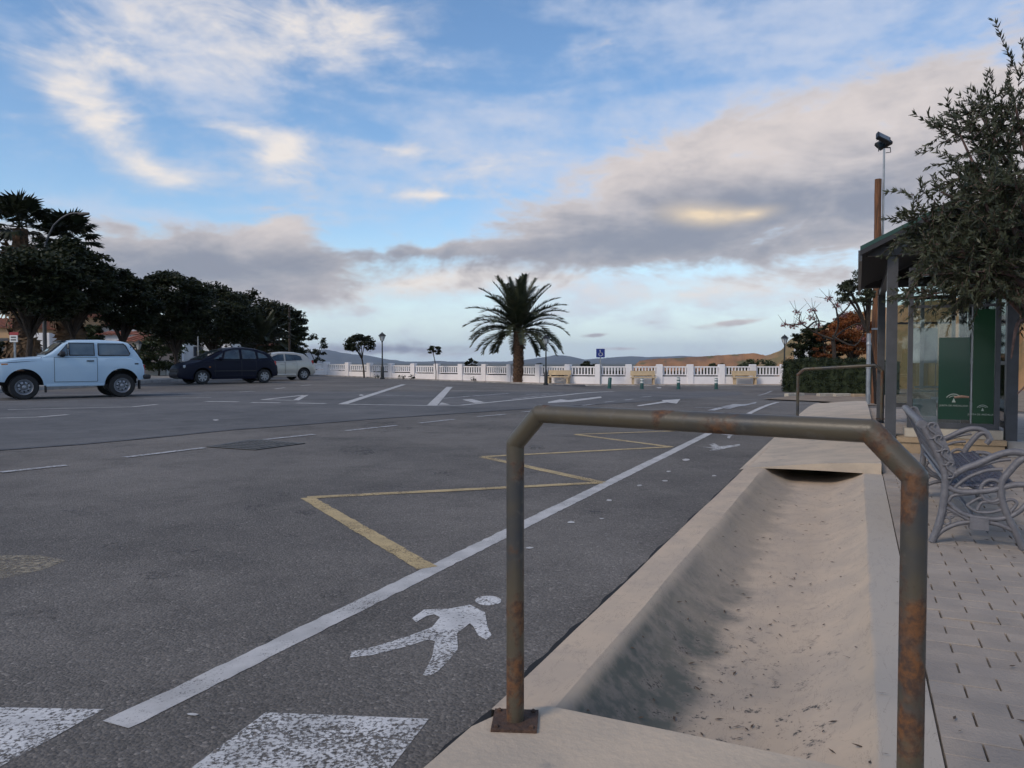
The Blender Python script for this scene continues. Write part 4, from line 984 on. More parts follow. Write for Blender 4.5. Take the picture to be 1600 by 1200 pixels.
LCn = np.array([tuple(v) for v in LC])-np.array(ot_b); V, Q = leaf_quads(LCn, np.array([tuple(v) for v in LD]), np.array([tuple(v) for v in LN]), rng.uniform(.05, .08, len(LCn)), rng.uniform(.013, .020, len(LCn)))
obj('crown', npmesh('crown', V, Q), M['leaf_olive'], ot)
# olive behind the shelter
px_tree('olive branches reaching out under the shelter eave before the sky', 1371, 21, 425, 482, 30, 'leaf_olive', nclump=60, per=80, leaf=.085, trunk=.05, name='olive_tree', flat=.8, lean=(-.55, 0))

# ---- date palms
def frond_mesh(elev, droop, L, nleaf=58, ll=.55):
    V = []; Q = []; path = []; p = Vector((0, 0, 0)); e = R(elev)
    for k in range(15):
        path.append(p.copy()); p = p+Vector((math.cos(e), 0, math.sin(e)))*L/14; e -= R(droop)/14*(.4+1.2*k/14)
    mbx = MB(); mbx.tube(path, [.035-.0022*k for k in range(15)], 4, cap=False)
    for k in range(nleaf):
        t = .14+.86*k/(nleaf-1); x = t*14; i = min(int(x), 13); q = path[i].lerp(path[i+1], x-i); tg = (path[i+1]-path[i]).normalized()
        nrm = Vector((-tg.z, 0, tg.x))
        for sd in (-1, 1):
            lf = ll*(math.sin(min(1, t*2.6)*math.pi/2)*(1-.55*max(0, t-.55)/.45))*random.uniform(.85, 1.1)
            d = (tg*.75+Vector((0, sd, 0))*.85+nrm*random.uniform(.15, .55)).normalized(); tip = q+d*lf+Vector((0, 0, -.10*lf))
            wv = tg*.032; b_ = len(mbx.v)
            mbx.add([q-wv, q+wv, q.lerp(tip, .55)+wv*.9, tip, q.lerp(tip, .55)-wv*.9], [(0, 1, 2, 3, 4)])
    return mbx.mesh('frond')
def date_palm(label, base, th, tr, L, tiers, mscale=1.0):
    base = Vector(base); root = thing('date_palm', label, 'palm tree', base)
    m = MB(); n_ = 26
    prof = []
    for k in range(n_*2):
        t = k/(n_*2-1); r_ = tr*(.86+.12*math.cos(t*2.2)+.22*max(0, t-.72)); prof.append((r_*(1.07 if k % 2 else .95), th*t))
    m.lathe(prof, 14); m.v = [(x*(1+.06*math.sin(7*math.atan2(y, x)+z*9)), y*(1+.06*math.sin(7*math.atan2(y, x)+z*9)), z) for x, y, z in m.v]
    lpart('trunk', m, M['palmbark'], root)
    for row in range(int(th/.16)):
        for q in range(9):
            a = 2*math.pi*(q+.5*(row % 2))/9; t = row*.16/th; r_ = tr*(.86+.12*math.cos(t*2.2)+.22*max(0, t-.72))
            if row == 0 and q == 0: mm = MB(); mm.prism([(0, -.10, -.05), (.02, 0, -.11), (0, .10, -.05), (.07, .05, .07), (.07, -.05, .07)], (.035, 0, .03)); sm = mm.mesh('leaf_scar')
            if r_: obj('leaf_scar', sm, M['palmbark'], root, (math.cos(a)*r_*.93, math.sin(a)*r_*.93, row*.16+.1), (0, 0, a))
    for el_, dr_, cnt, lk in tiers:
        me = frond_mesh(el_, dr_, L*lk, ll=.17*L)
        me2 = frond_mesh(el_-6, dr_*1.15, L*lk*.95, ll=.17*L)
        off = random.uniform(0, 6.28)
        for q in range(cnt):
            if el_ < 20 and math.sin(off+2*math.pi*q/cnt) < -.55 and q % 3: continue
            obj('frond', me if q % 2 else me2, M['palmleaf'], root, (0, 0, th-.05+random.uniform(-.05, .05)), (random.gauss(0, .06), random.gauss(0, .07), off+2*math.pi*q/cnt+random.gauss(0, .09)))
    return root
pb = at(810, 598.5, 51.0); pb.z = g(pb.x, pb.y)+.05
date_palm('big date palm with thick trunk before the white parapet', pb, 3.45, .335, 3.9, [(86, 12, 5, .95), (76, 26, 8, 1.0), (64, 45, 9, 1.0), (48, 62, 10, 1.0), (30, 72, 11, .98), (14, 72, 12, .95), (0, 62, 10, .85)])
pb2 = Vector(((408-800)/F*52, 52, g(-17, 52)+.13))
date_palm('small date palm half hidden among the dark trees behind the cars', pb2, 2.0, .30, 2.7, [(82, 20, 5, 1.0), (62, 45, 8, 1.0), (38, 65, 9, 1.0), (10, 60, 8, .9), (-15, 50, 6, .8)])
# ---- fan palms
def fan_mesh(nseg=20, L=.72, pet=.95, droop=.5):
    mbx = MB(); mbx.tube([(0, 0, 0), (pet*.5, 0, .03), (pet, 0, 0)], [.025, .02, .014], 4, cap=False)
    for k in range(nseg):
        a = R(-125+250*k/(nseg-1)); d = Vector((math.cos(a), math.sin(a), random.uniform(-.05, .12))); s_ = Vector((-math.sin(a), math.cos(a), 0))
        c_ = Vector((pet, 0, 0)); l_ = L*(.7+.3*math.cos(a*.6))*random.uniform(.9, 1.1)
        p1 = c_+d*l_*.6; tip = c_+d*l_+Vector((0, 0, -droop*l_*random.uniform(.3, .8)))
        mbx.add([c_, p1+s_*.07, tip, p1-s_*.07], [(0, 1, 2, 3)])
    return mbx.mesh('fan_leaf')
FANS = [fan_mesh(droop=d) for d in (.25, .45, .7)]; DEADF = fan_mesh(14, .8, .5, .4)
def fan_palm(label, px, Y, ycrown, tr):
    x = (px-800)/F*Y; z0_ = g(x, Y)+.13; th = at(px, ycrown, Y).z-z0_; root = thing('fan_palm', label, 'palm tree', (x, Y, z0_), 0, 'fan palms behind the off-roader')
    m = MB(); prof = [(tr*(1.25-.35*t)*(1.04 if k % 2 else .97), th*t) for k, t in [(k, k/59) for k in range(60)]]; m.lathe(prof, 12); lpart('trunk', m, M['palmbark'], root)
    for k in range(26):
        e = 78-105*(k/25)+random.gauss(0, 6); obj('fan_leaf', FANS[k % 3], M['fanleaf'], root, (0, 0, th+.1), (0, -R(e), k*2.4+random.gauss(0, .2)))
    for k in range(26):
        t = random.uniform(.25, .97); a = random.uniform(0, 6.28); obj('dry_leaf', DEADF, M['dead'], root, (math.cos(a)*tr, math.sin(a)*tr, th*t), (0, R(80+random.gauss(0, 8)), a))
fan_palm('taller fan palm at the left edge behind the pale blue off-roader', 36, 34, 358, .33)
fan_palm('shorter fan palm with thick trunk behind the off-roader roof', 108, 36, 380, .40)

# ---- parapet with balusters
pw_ = thing('parapet_wall', 'long white parapet wall with pillars and baluster panels', 'wall', (0, 50, -.5))
def hpil(i): return 1.04+.20*sst(-16, 6, PIL[i].x)
bal = None
for i in range(len(PIL)):
    p = PIL[i]; z_ = g(p.x, p.y); h_ = hpil(i)
    nb = PIL[min(i+1, len(PIL)-1)]-PIL[max(i-1, 0)]; an = math.atan2(nb.y, nb.x); Rm = Matrix.Rotation(an, 3, 'Z')
    m = MB(); m.box(p+Vector((0, 0, z_+h_/2-.1)), (.36, .36, h_+.2), Rm)
    pi_ = wpart('pillar', m, M['wallw'], pw_)
    m = MB(); cz_ = z_+h_
    b4 = [p+Rm @ Vector((sx*.186, sy*.186, 0)) for sx, sy in ((-1, -1), (1, -1), (1, 1), (-1, 1))]; t4 = [p+Rm @ Vector((sx*.15, sy*.15, 0)) for sx, sy in ((-1, -1), (1, -1), (1, 1), (-1, 1))]
    m.hexa([zq(q, cz_+.001) for q in b4], [zq(q, cz_+.03) for q in b4]); m.hexa([zq(q, cz_+.031) for q in b4], [zq(q, cz_+.06) for q in t4]); wpart('pillar_cap', m, M['wallw'], pw_, pi_)
    if i+1 < len(PIL):
        a, b = PIL[i], PIL[i+1]; d = (b-a).normalized(); nn = Vector((-d.y, d.x, 0)); za, zb2 = g(a.x, a.y), g(b.x, b.y); zm = min(za, zb2); an = math.atan2(d.y, d.x); Rm = Matrix.Rotation(an, 3, 'Z')
        A, B = a+d*.18, b-d*.18; L = (B-A).length; c_ = (A+B)/2; hl = .44*h_
        m = MB(); m.box(zq(c_, zm+hl/2-.15), (L, .24, hl+.3), Rm); wpart('base_wall', m, M['wallw'], pw_)
        m = MB(); m.box(zq(c_, zm+hl+.105), (L, .09, .06), Rm); m.box(zq(c_, zm+h_-.10), (L, .11, .08), Rm); pn = wpart('baluster_panel', m, M['wallw'], pw_)
        hb_ = h_-.14-hl-.135
        bm_ = MB(); bm_.box((0, 0, 0), (.085, .06, hb_), Rm); bme = bm_.mesh('baluster')
        nbz = max(6, int(L/.185))
        for q in range(nbz):
            pp = A.lerp(B, (q+.5)/nbz); obj('baluster', bme, M['wallw'], pn, zq(pp, zm+hl+.135+hb_/2)-pw_.location)

cl = []
for i in range(2, 19):
    for k in range(7):
        p = wall_off(i, (k+.5)/7, -1.5-random.random()*1.2); zt_w = g(p.x, p.y)+hpil(i)-.28
        cl.append((Vector((p.x, p.y, zt_w-.35+random.uniform(-.12, .05))), (.45, .4, .34)))
        cl.append((Vector((p.x, p.y, zt_w-.95)), (.45, .4, .5)))
ug = obj('undergrowth', clumps_mesh('undergrowth', cl, 90, .22, .13, .6), M['leaf_dark'], kind='stuff'); tag(ug, 'dark scrub growing on the slope just behind the white parapet', 'undergrowth')
# ---- stone benches along the parapet
for px, yb, lab in ((873, 602.2, 'tan cast stone bench beside the big palm and black lamp post'), (1005, 606, 'tan stone bench behind the banded bollards'), (1164, 607, 'tan stone bench nearest to the clipped hedge')):
    i = min(range(len(PIL)-1), key=lambda k: abs(800+F*PIL[k].x/PIL[k].y-px)); x = (px-800)/F*47.2
    Y_ = yw((px-800)/F*yw(x))-.75; x = (px-800)/F*Y_; an = math.atan2(PIL[i+1].y-PIL[i].y, PIL[i+1].x-PIL[i].x); z_ = g(x, Y_)+.08
    r_ = thing('stone_bench', lab, 'bench', (x, Y_, z_), an, 'stone benches along the parapet')
    m = MB(); m.box((0, -.02, .42), (1.5, .44, .07)); lpart('seat', m, M['benchtan'], r_)
    m = MB(); m.box((0, .20, .68), (1.5, .07, .30), Matrix.Rotation(-.12, 3, 'X')); lpart('backrest', m, M['benchtan'], r_)
    for sx in (-.62, .62):
        m = MB(); m.prism([(sx-.05, -.20, 0), (sx-.05, .22, 0), (sx-.05, .24, .60), (sx-.05, .14, .60), (sx-.05, .13, .385), (sx-.05, -.18, .385)], (.10, 0, 0)); lpart('leg', m, M['benchtan'], r_)
# ---- bollards
for px, yb, yt, tilt, band, lab in ((952, 607, 589.5, .07, 0, 'plain dark green bollard leaning beside the blue parking sign'), (1003, 608, 590.5, 0, 1, 'green bollard with white bands in front of the middle stone bench'), (1060, 608, 589.5, 0, 1, 'green bollard with white bands, second from the hedge'), (1119, 608, 590.5, 0, 1, 'green banded bollard nearest to the hedge')):
    p = G(px, yb); h_ = at(px, yt, p.y).z-p.z; r_ = thing('bollard', lab, 'bollard', p, 0, 'green bollards along the parking edge'); r_.rotation_euler = (0, tilt, 0)
    m = MB(); m.lathe([(.115, -.02), (.115, .04), (.095, .05), (.095, h_-.04), (.07, h_-.01), (0, h_)], 12); lpart('shaft', m, M['green_iron'], r_, 40)
    if band:
        for zf in (.62, .86):
            m = MB(); m.lathe([(.0985, h_*zf-.045), (.0985, h_*zf+.045)], 12, cap=False); lpart('white_band', m, M['whiteband'], r_, 40)
# ---- accessible parking sign
p = G(938, 603); p.z = g(p.x, p.y); zt = at(938, 545, p.y).z; r_ = thing('parking_sign', 'blue accessible parking sign with wheelchair symbol on thin grey post', 'sign', p)
m = MB(); m.tube([p, zq(p, zt)], .035, 8); wpart('post', m, M['galv'], r_, smooth=50)
sz = .52; c_ = zq(p, zt-sz/2)+Vector((0, -.045, 0)); m = MB(); m.box(c_, (sz, .02, sz)); sg = wpart('plate', m, M['sign_blue'], r_)
y_ = c_.y-.012; q = lambda x, z: Vector((c_.x+x*sz, y_, c_.z+z*sz))
m = MB(); m.add([q(-.06+.06*math.cos(t), .33+.06*math.sin(t)) for t in [k*math.pi/5 for k in range(10)]], [tuple(range(10))])
m.add([q(-.10, .24), q(-.02, .24), q(.01, -.02), q(.14, -.02), q(.23, -.26), q(.30, -.24), q(.20, .05), q(-.06, .05)], [tuple(range(8))])
for k in range(11):
    a0, a1 = R(120+k*20), R(140+k*20); m.add([q(.0+.24*math.cos(a0), -.14+.22*math.sin(a0)), q(.0+.24*math.cos(a1), -.14+.22*math.sin(a1)), q(.0+.18*math.cos(a1), -.14+.16*math.sin(a1)), q(.0+.18*math.cos(a0), -.14+.16*math.sin(a0))], [(0, 1, 2, 3)])
wpart('wheelchair_symbol', m, M['whiteband'], r_, sg)
# ---- lantern posts
def lantern(label, p, zt):
    p = Vector(p); r_ = thing('lantern_post', label, 'street lamp', p, 0, 'black lantern posts'); H = zt-p.z
    m = MB(); m.lathe([(.16, 0), (.16, .08), (.11, .12), (.11, .75), (.075, .82), (.06, .9), (.045, 1.0), (.038, H-.62), (.06, H-.60), (.06, H-.55)], 12); lpart('post', m, M['dark'], r_, 40)
    m = MB(); m.lathe([(.09, H-.55), (.19, H-.24)], 6); ln = lpart('lantern', m, M['lantern'], r_)
    m = MB(); m.lathe([(.25, H-.24), (.23, H-.20), (.10, H-.08), (.05, H-.06), (.02, H)], 6); lpart('lantern_roof', m, M['dark'], ln)
    for k in range(6):
        a = k*math.pi/3; m = MB(); m.tube([(.092*math.cos(a), .092*math.sin(a), H-.55), (.195*math.cos(a), .195*math.sin(a), H-.24)], .012, 4); lpart('lantern_bar', m, M['dark'], ln)
p = G(597.5, 592.5); lantern('tall black lantern post before the parapet beside the small round-headed tree', p, at(597.5, 519, p.y).z)
p = G(853, 601.5); lantern('black lantern post half covered by the big palm fronds', p, at(853, 523, p.y).z)
Yl = 46; lantern('black lantern post rising behind the left end of the hedge', ((1225.5-800)/F*Yl, Yl, g(16, 46)), at(1225, 522.5, Yl).z)
Yl = 44; lantern('small black lantern post between the off-roader and the navy car', ((217-800)/F*Yl, Yl, .13), at(217, 531, Yl).z)
# ---- dark speed cushion by the palm
p = G(890, 603.5); m = MB(); m.hexa([(p.x-.95, p.y-.25, p.z), (p.x+.95, p.y-.25, p.z), (p.x+.95, p.y+.25, p.z), (p.x-.95, p.y+.25, p.z)], [(p.x-.85, p.y-.12, p.z+.09), (p.x+.85, p.y-.12, p.z+.09), (p.x+.85, p.y+.12, p.z+.09), (p.x-.85, p.y+.12, p.z+.09)])
tag(obj('wheel_stop', m.mesh('wheel_stop', off=p), M['tar'], loc=p), 'low dark rubber wheel stop in front of the stone bench by the palm', 'wheel stop')
# ---- weeds at the parapet foot
for px, py, s_, lab in ((588, 590.8, .25, 'small weed left of the black lantern post'), (627, 592.4, .33, 'dark weed tuft right of the black lantern post'), (643, 593, .3, 'weed tuft between lantern post and young tree'), (739, 595.5, .3, 'single dark weed at the parapet left of the big palm'), (497, 585, .4, 'weed tuft at the parapet beside the silver hatchback')):
    p = G(px, py+1.5); p.z += .06; r_ = tag(obj('weed', clumps_mesh('weed', [((0, 0, s_*.55), (s_*.8, s_*.6, s_*.5)), ((s_*.4, 0, s_*.3), (s_*.5, s_*.4, s_*.3))], 26, s_*.55, .05), M['leaf_dark2'], loc=p), lab, 'weed', 'weeds along the parapet')
# ---- drain grate in the road
C4 = [G(322.5, 699, .005), G(399, 703.8, .005), G(477, 693.4, .005), G(392, 687.4, .005)]
gr = thing('drain_grate', 'square cast iron drain cover set in the asphalt', 'drain cover', C4[0])
bil = lambda u, v: (C4[0].lerp(C4[1], u)).lerp(C4[3].lerp(C4[2], u), v)
m = MB(); m.add([bil(0, 0), bil(1, 0), bil(1, 1), bil(0, 1)], [(0, 1, 2, 3)]); wpart('pit', m, M['under'], gr)
def bar(u0, v0, u1, v1, par=gr, nm='bar'):
    m = MB(); b4 = [bil(u0, v0), bil(u1, v0), bil(u1, v1), bil(u0, v1)]; kz = .0025 if nm == 'cross_bar' else 0; m.hexa([p+Vector((0, 0, .002)) for p in b4], [p+Vector((0, 0, .006+kz)) for p in b4]); return wpart(nm, m, M['kerb_dark'], gr)
M['kerb_dark'] = mat('worn_cast_iron', (.085, .08, .072), .6, (.06, .056, .05), 10)
for u0, v0, u1, v1 in ((0, 0, 1, .06), (0, .94, 1, 1), (0, .06, .06, .94), (.94, .06, 1, .94)): bar(u0, v0, u1, v1, nm='frame')
for k in range(12): bar(.08+k*.0715, .07, .08+k*.0715+.036, .93)
for k in range(5): bar(.08, .16+k*.16, .92, .16+k*.16+.045, nm='cross_bar')

# ---- cars
def interp(pts, x):
    if x <= pts[0][0]: return pts[0][1]
    for a, b in zip(pts, pts[1:]):
        if a[0] <= x <= b[0]: return a[1]+(b[1]-a[1])*(x-a[0])/(b[0]-a[0])
    return pts[-1][1]
def sm_interp(pts, x): return (interp(pts, x-.03)+2*interp(pts, x)+interp(pts, x+.03))/4
def car(name, label, p_front, ang, S_):
    root = thing(name, label, 'car', p_front, ang)
    hw, wb, rw, tw_ = S_['hw'], S_['wb'], S_['rw'], S_['tw']; pm_ = M[S_['paint']]; x0, x1 = S_['x0'], S_['x1']
    zt_ = lambda x: sm_interp(S_['top'], x)
    def w_(x):
        t0 = max(0, (x0+S_['nr']-x)/S_['nr']); t1 = max(0, (x-(x1-S_['tr']))/S_['tr']); return hw*(1-S_['nk']*t0**2.2-S_['tk']*t1**2.2)
    ar = S_['ar']
    def zb_(x):
        z = sm_interp(S_['bot'], x)
        for xc in (0, wb):
            d = abs(x-xc)
            if d < ar: z = max(z, rw+.02+math.sqrt(ar*ar-d*d)*S_.get('ak', 1.0))
        return z
    SEC = [(0, .972), (.14, .992), (.38, 1.0), (.62, .997), (.80, .985), (.93, .962)]
    def side_y(x, z):
        b_, t_ = sm_interp(S_['bot'], x), zt_(x); k = (z-b_)/(t_-b_)
        return w_(x)*interp(SEC, k)
    xs_ = sorted(set([x0+(x1-x0)*k/80 for k in range(81)]+[xc+ar*math.cos(R(a)) for xc in (0, wb) for a in range(0, 181, 10)]))
    rows = []
    for x in xs_:
        b_, t_ = zb_(x), zt_(x); W = w_(x); r_ = []
        zs = [b_+(t_-b_)*k for k in (0, .12, .3, .5, .68, .82, .92)]
        half = [(side_y(x, z) if z > sm_interp(S_['bot'], x) else W*.97, z) for z in zs]+[(W*.915, t_-.012), (W*.84, t_+.004), (W*.5, t_+.016), (0, t_+.022)]
        r_ = [Vector((x, -y, z)) for y, z in half]+[Vector((x, y, z)) for y, z in half[-2::-1]]
        rows.append(r_)
    m = MB(); m.grid(rows); n_ = len(rows[0]); m.f.append(tuple(range(n_))); m.f.append(tuple(range((len(rows)-1)*n_, len(rows)*n_))[::-1])
    body = lpart('body', m, pm_, root, 32)
    # greenhouse
    RF = S_['roof']; gx0, gx1 = RF[0][0], RF[-1][0]; zr = lambda x: sm_interp(RF, x); zroof = max(z for _, z in RF)
    def gh(x, z):
        b_ = zt_(x); k = max(0, min(1, (z-b_)/(zroof-b_))); return w_(x)*.93*(1-k)+w_(x)*S_['rk']*k
    rows = []
    for k in range(61):
        x = gx0+(gx1-gx0)*k/60; b_, t_ = zt_(x)-.03, max(zr(x), zt_(x)-.01); e = min(.07, (t_-b_)*.4)
        half = [(gh(x, b_), b_), (gh(x, b_+(t_-e-b_)*.5), b_+(t_-e-b_)*.5), (gh(x, t_-e), t_-e), (gh(x, t_-e)-.03, t_-e*.45), (gh(x, t_)-.09, t_-e*.1), (gh(x, t_)*.5, t_+.012), (0, t_+.018)]
        rows.append([Vector((x, -y, z)) for y, z in half]+[Vector((x, y, z)) for y, z in half[-2::-1]])
    m = MB(); m.grid(rows); lpart('roof', m, pm_, root, 35)
    # windscreen and rear window follow the roof shell
    for (a, b, nm, mt, kk) in ((S_['ws'][0], S_['ws'][1], 'windscreen', S_['wsm'], .86), (S_['rwin'][0], S_['rwin'][1], 'rear_window', S_['glass'], .84)):
        rows = []
        for k in range(9):
            x = a+(b-a)*k/8; sl = (zr(x+.02)-zr(x-.02))/.04; nrm = Vector((-sl, 0, 1)).normalized()
            rows.append([Vector((x, y*gh(x, zr(x))*kk, zr(x)+.018-.006*abs(y)))+nrm*.012 for y in (-1, -.5, 0, .5, 1)])
        m = MB(); m.grid(rows); wo_ = lpart(nm, m, M[mt], root, 60)
        ed = rows[0]+[r_[-1] for r_ in rows[1:]]+rows[-1][-2::-1]+[r_[0] for r_ in rows[-2:0:-1]]
        m = MB(); m.tube(ed+[ed[0]], .014, 5, cap=False); obj('window_seal', m.mesh('window_seal'), M['rubber'], wo_)
    for sd in (-1, 1):
        for poly_ in S_['win']:
            cx = sum(p_[0] for p_ in poly_)/len(poly_); cz = sum(p_[1] for p_ in poly_)/len(poly_)
            def ring(k, off): return [Vector((cx+(x-cx)*k, sd*(gh(x, cz+(z-cz)*k)+off), cz+(z-cz)*k)) for x, z in poly_]
            m = MB(); m.add(ring(1.0, .008), [tuple(range(len(poly_)))[::sd]]); pn = lpart('window', m, M[S_['glass']], root)
            m = MB(); rr = ring(1.0, .008); m.tube(rr+[rr[0]], S_.get('seal', .012), 5, cap=False); obj('window_seal', m.mesh('window_seal'), M['rubber'], pn)
        for dpoly in S_['doors']:      # door outline: (xa, xb, za, zb)
            xa, xb, za, zb3 = dpoly
            def patch(e, off, c_=0):
                rows = []
                for k in range(9):
                    x = xa-e+(xb-xa+2*e)*k/8
                    lo_b = max(za, zb_(x)+.03) if S_.get('archdoor') else za
                    rows.append([Vector((x, sd*(side_y(x, z)+off), z)) for z in [lo_b-e+(zb3+e-lo_b+e)*j/6 for j in range(7)]])
                mm = MB(); mm.grid(rows)
                if sd > 0: mm.f = [f[::-1] for f in mm.f]
                return mm
            sm_ = lpart('door', patch(0, .0065), pm_, root, 40); obj('door_gap', patch(.011, .003).mesh('door_gap', 40), M['rubber'], sm_)
            hx, hz_ = xb-.16, zb3-.09
            m = MB(); m.box((hx, sd*(side_y(hx, hz_)+.022), hz_), (.17, .03, .03)); obj('handle', m.mesh('handle'), M[S_['handle']], sm_)
        mx = S_['mirror']; m = MB(); m.lathe([(0, -.09), (.07, -.06), (.085, 0), (.07, .05), (0, .07)], 10, (mx[0], sd*(w_(mx[0])*.93+.10), mx[1]), 'x'); mi = lpart('wing_mirror', m, M[S_['mirm']], root, 50)
        m = MB(); m.tube([(mx[0], sd*(w_(mx[0])*.90), mx[1]-.05), (mx[0], sd*(w_(mx[0])*.93+.09), mx[1]-.02)], .014, 6); obj('mirror_arm', m.mesh('mirror_arm'), M[S_['mirm']], mi)
        for xc in (0, wb):
            m = MB(); yc = sd*(hw-tw_/2-.02); a_, b_ = (-tw_/2, tw_/2)
            m.lathe([(rw*.62, a_), (rw*.93, a_), (rw, a_+.03), (rw, b_-.03), (rw*.93, b_), (rw*.62, b_), (rw*.62, a_)], 32, (xc, yc, rw), 'y', False); wh = lpart('wheel', m, M['tyre'], root, 40)
            m = MB(); of = sd*tw_/2
            m.lathe([(rw*.645, of*.9), (rw*.66, of*.98), (rw*.61, of*.99), (rw*.56, of*.7), (rw*.50, of*.55)], 28, (xc, yc, rw), 'y', False); rim = obj('rim', m.mesh('rim', 40), M[S_['rim']], wh)
            m = MB(); m.lathe([(rw*.56, of*.45), (0, of*.45)], 24, (xc, yc, rw), 'y'); obj('wheel_disc', m.mesh('wheel_disc'), M['under'] if S_['spokes'] else M[S_['rim']], wh)
            m = MB()
            if S_['spokes']:
                for k in range(S_['spokes']):
                    a = 2*math.pi*k/S_['spokes']; d = Vector((math.cos(a), 0, math.sin(a))); s_ = Vector((-math.sin(a), 0, math.cos(a))); c0 = Vector((xc, yc+of*.86, rw))
                    tws_ = s_*rw*.10
                    m.hexa([c0+d*rw*.10-s_*.035, c0+d*rw*.10+s_*.035, c0+d*rw*.59+s_*.036+tws_, c0+d*rw*.59-s_*.036+tws_], [p_+Vector((0, of*.08, 0)) for p_ in (c0+d*rw*.10-s_*.035, c0+d*rw*.10+s_*.035, c0+d*rw*.59+s_*.032+tws_, c0+d*rw*.59-s_*.032+tws_)])
                m.lathe([(rw*.16, of*.80), (rw*.14, of*.98), (0, of*1.0)], 12, (xc, yc, rw), 'y')
            else:
                m.lathe([(rw*.47, of*.5), (rw*.42, of*.72), (rw*.30, of*.80), (rw*.26, of*.70)], 24, (xc, yc, rw), 'y', False); m.lathe([(rw*.15, of*.6), (rw*.15, of*.95), (rw*.11, of*1.02), (0, of*1.04)], 12, (xc, yc, rw), 'y')
            obj('hub', m.mesh('hub', 40), M[S_['rim']], wh)
            if not S_['spokes']:
                for k in range(8):
                    a = 2*math.pi*k/8; m = MB(); m.box((xc+math.cos(a)*rw*.37, yc+of*.80, rw+math.sin(a)*rw*.37), (.045, .012, .03), Matrix.Rotation(-a, 3, 'Y')); obj('vent_hole', m.mesh('vent_hole'), M['under'], wh)
    m = MB(); zu = min(z for _, z in S_['bot']); m.box(((x0+x1)/2, 0, (zu+.02+rw*2.25)/2), (x1-x0-.3, hw*2*.62, rw*2.25-zu-.02)); m.box((wb/2, 0, zu+.13), (wb-2*ar-.05, hw*1.9, .2)); lpart('underbody', m, M['under'], root)
    for nm, mt, bx_, pp in S_['boxes']:
        for sd in ((-1, 1) if pp else (1,)):
            (xa, xb, ya, yb_, za, zb3) = bx_; m = MB()
            c_ = ((xa+xb)/2, sd*(ya+yb_)/2, (za+zb3)/2); s3 = (xb-xa, abs(yb_-ya), zb3-za)
            m.box(c_, s3); me = m.mesh(nm); lp = obj(nm, me, M[mt], root)
            bv = lp.modifiers.new('bevel', 'BEVEL'); bv.width = min(s3)*.3; bv.segments = 2
    return root
# pale blue off-roader
pf_, pr_ = G(37.5, 624.6), G(183.7, 621.6)
def place(pf_, pr_, wb, half, ang=None):
    d = (pr_-pf_); d.z = 0; a = math.atan2(d.y, d.x) if ang is None else ang
    return pf_+Vector((-math.sin(a), math.cos(a), 0))*half, a
A_ = R(40); L_ = pf_+Vector((-math.sin(A_), math.cos(A_), 0))*.70
niva = car('offroad_car', 'pale blue boxy two-door off-road car with steel wheels', L_, A_, dict(hw=.80, wb=2.28, rw=.335, tw=.19, ar=.43, ak=1.08, x0=-.66, x1=2.86, nr=.25, nk=.08, tr=.25, tk=.07, paint='paint_blue', glass='car_glass', wsm='screen_glass', rim='steel_rim', spokes=0, rk=.78, handle='rubber', mirm='rubber', seal=.016,
    top=[(-.66, .98), (-.60, 1.04), (-.2, 1.09), (.25, 1.13), (.5, 1.15), (1.6, 1.15), (2.5, 1.13), (2.78, 1.02), (2.86, .92)], bot=[(-.66, .50), (-.3, .46), (.5, .36), (1.8, .36), (2.5, .46), (2.86, .50)],
    roof=[(.42, 1.14), (.62, 1.27), (.90, 1.53), (1.0, 1.58), (1.2, 1.615), (1.8, 1.625), (2.3, 1.60), (2.48, 1.56), (2.60, 1.42), (2.78, 1.12), (2.82, 1.04)], ws=(.50, .88), rwin=(2.54, 2.74),
    win=[[(.76, 1.19), (.99, 1.19), (.99, 1.50)], [(1.03, 1.19), (1.62, 1.19), (1.62, 1.53), (1.03, 1.53)], [(1.72, 1.19), (2.47, 1.19), (2.50, 1.24), (2.40, 1.47), (2.34, 1.52), (1.72, 1.52)]],
    doors=[(.68, 1.67, .47, 1.125)], mirror=(.86, 1.22),
    boxes=[('bumper', 'rubber', (2.82, 3.02, -.80, .80, .51, .64), 0), ('bumper', 'rubber', (-.80, -.64, -.76, .76, .48, .62), 0), ('tail_light', 'red_lens', (2.82, 2.88, .58, .74, .66, .92), 1), ('headlight', 'lamp_lens', (-.69, -.64, .46, .68, .74, .94), 1), ('grille', 'rubber', (-.675, -.64, -.44, .44, .72, .93), 0),
           ('side_repeater', 'amber', (-.48, -.34, .775, .79, .93, .965), 1), ('marker_light', 'rubber', (2.60, 2.70, .775, .795, .93, .97), 1), ('sill_trim', 'paint_blue', (.48, 1.84, .755, .79, .34, .41), 1), ('mud_flap', 'rubber', (.47, .50, .58, .78, .18, .42), 1), ('mud_flap', 'rubber', (2.72, 2.75, .58, .78, .22, .48), 1), ('roof_visor', 'rubber', (.86, .98, -.58, .58, 1.575, 1.60), 0), ('window_pillar', 'chrome', (.998, 1.022, .665, .69, 1.19, 1.50), 1),
           ('air_vent', 'rubber', (2.58, 2.60, .70, .705, 1.36, 1.40), 1)]))
m = MB()
for sd in (-1, 1):       # bonnet shut line and pillar vents
    m = MB(); m.tube([(-.64, sd*.762, .965), (-.2, sd*.785, 1.0), (.30, sd*.772, 1.035), (.40, sd*.745, 1.13)], .007, 4); lpart('bonnet_gap', m, M['rubber'], niva)
    for k in range(3):
        m = MB(); m.box((2.53+k*.04, sd*.66, 1.42-k*.075), (.02, .03, .05), Matrix.Rotation(.5, 3, 'Y')); lpart('air_vent', m, M['rubber'], niva)
niva.scale = (1.045, 1.0, 1.0)
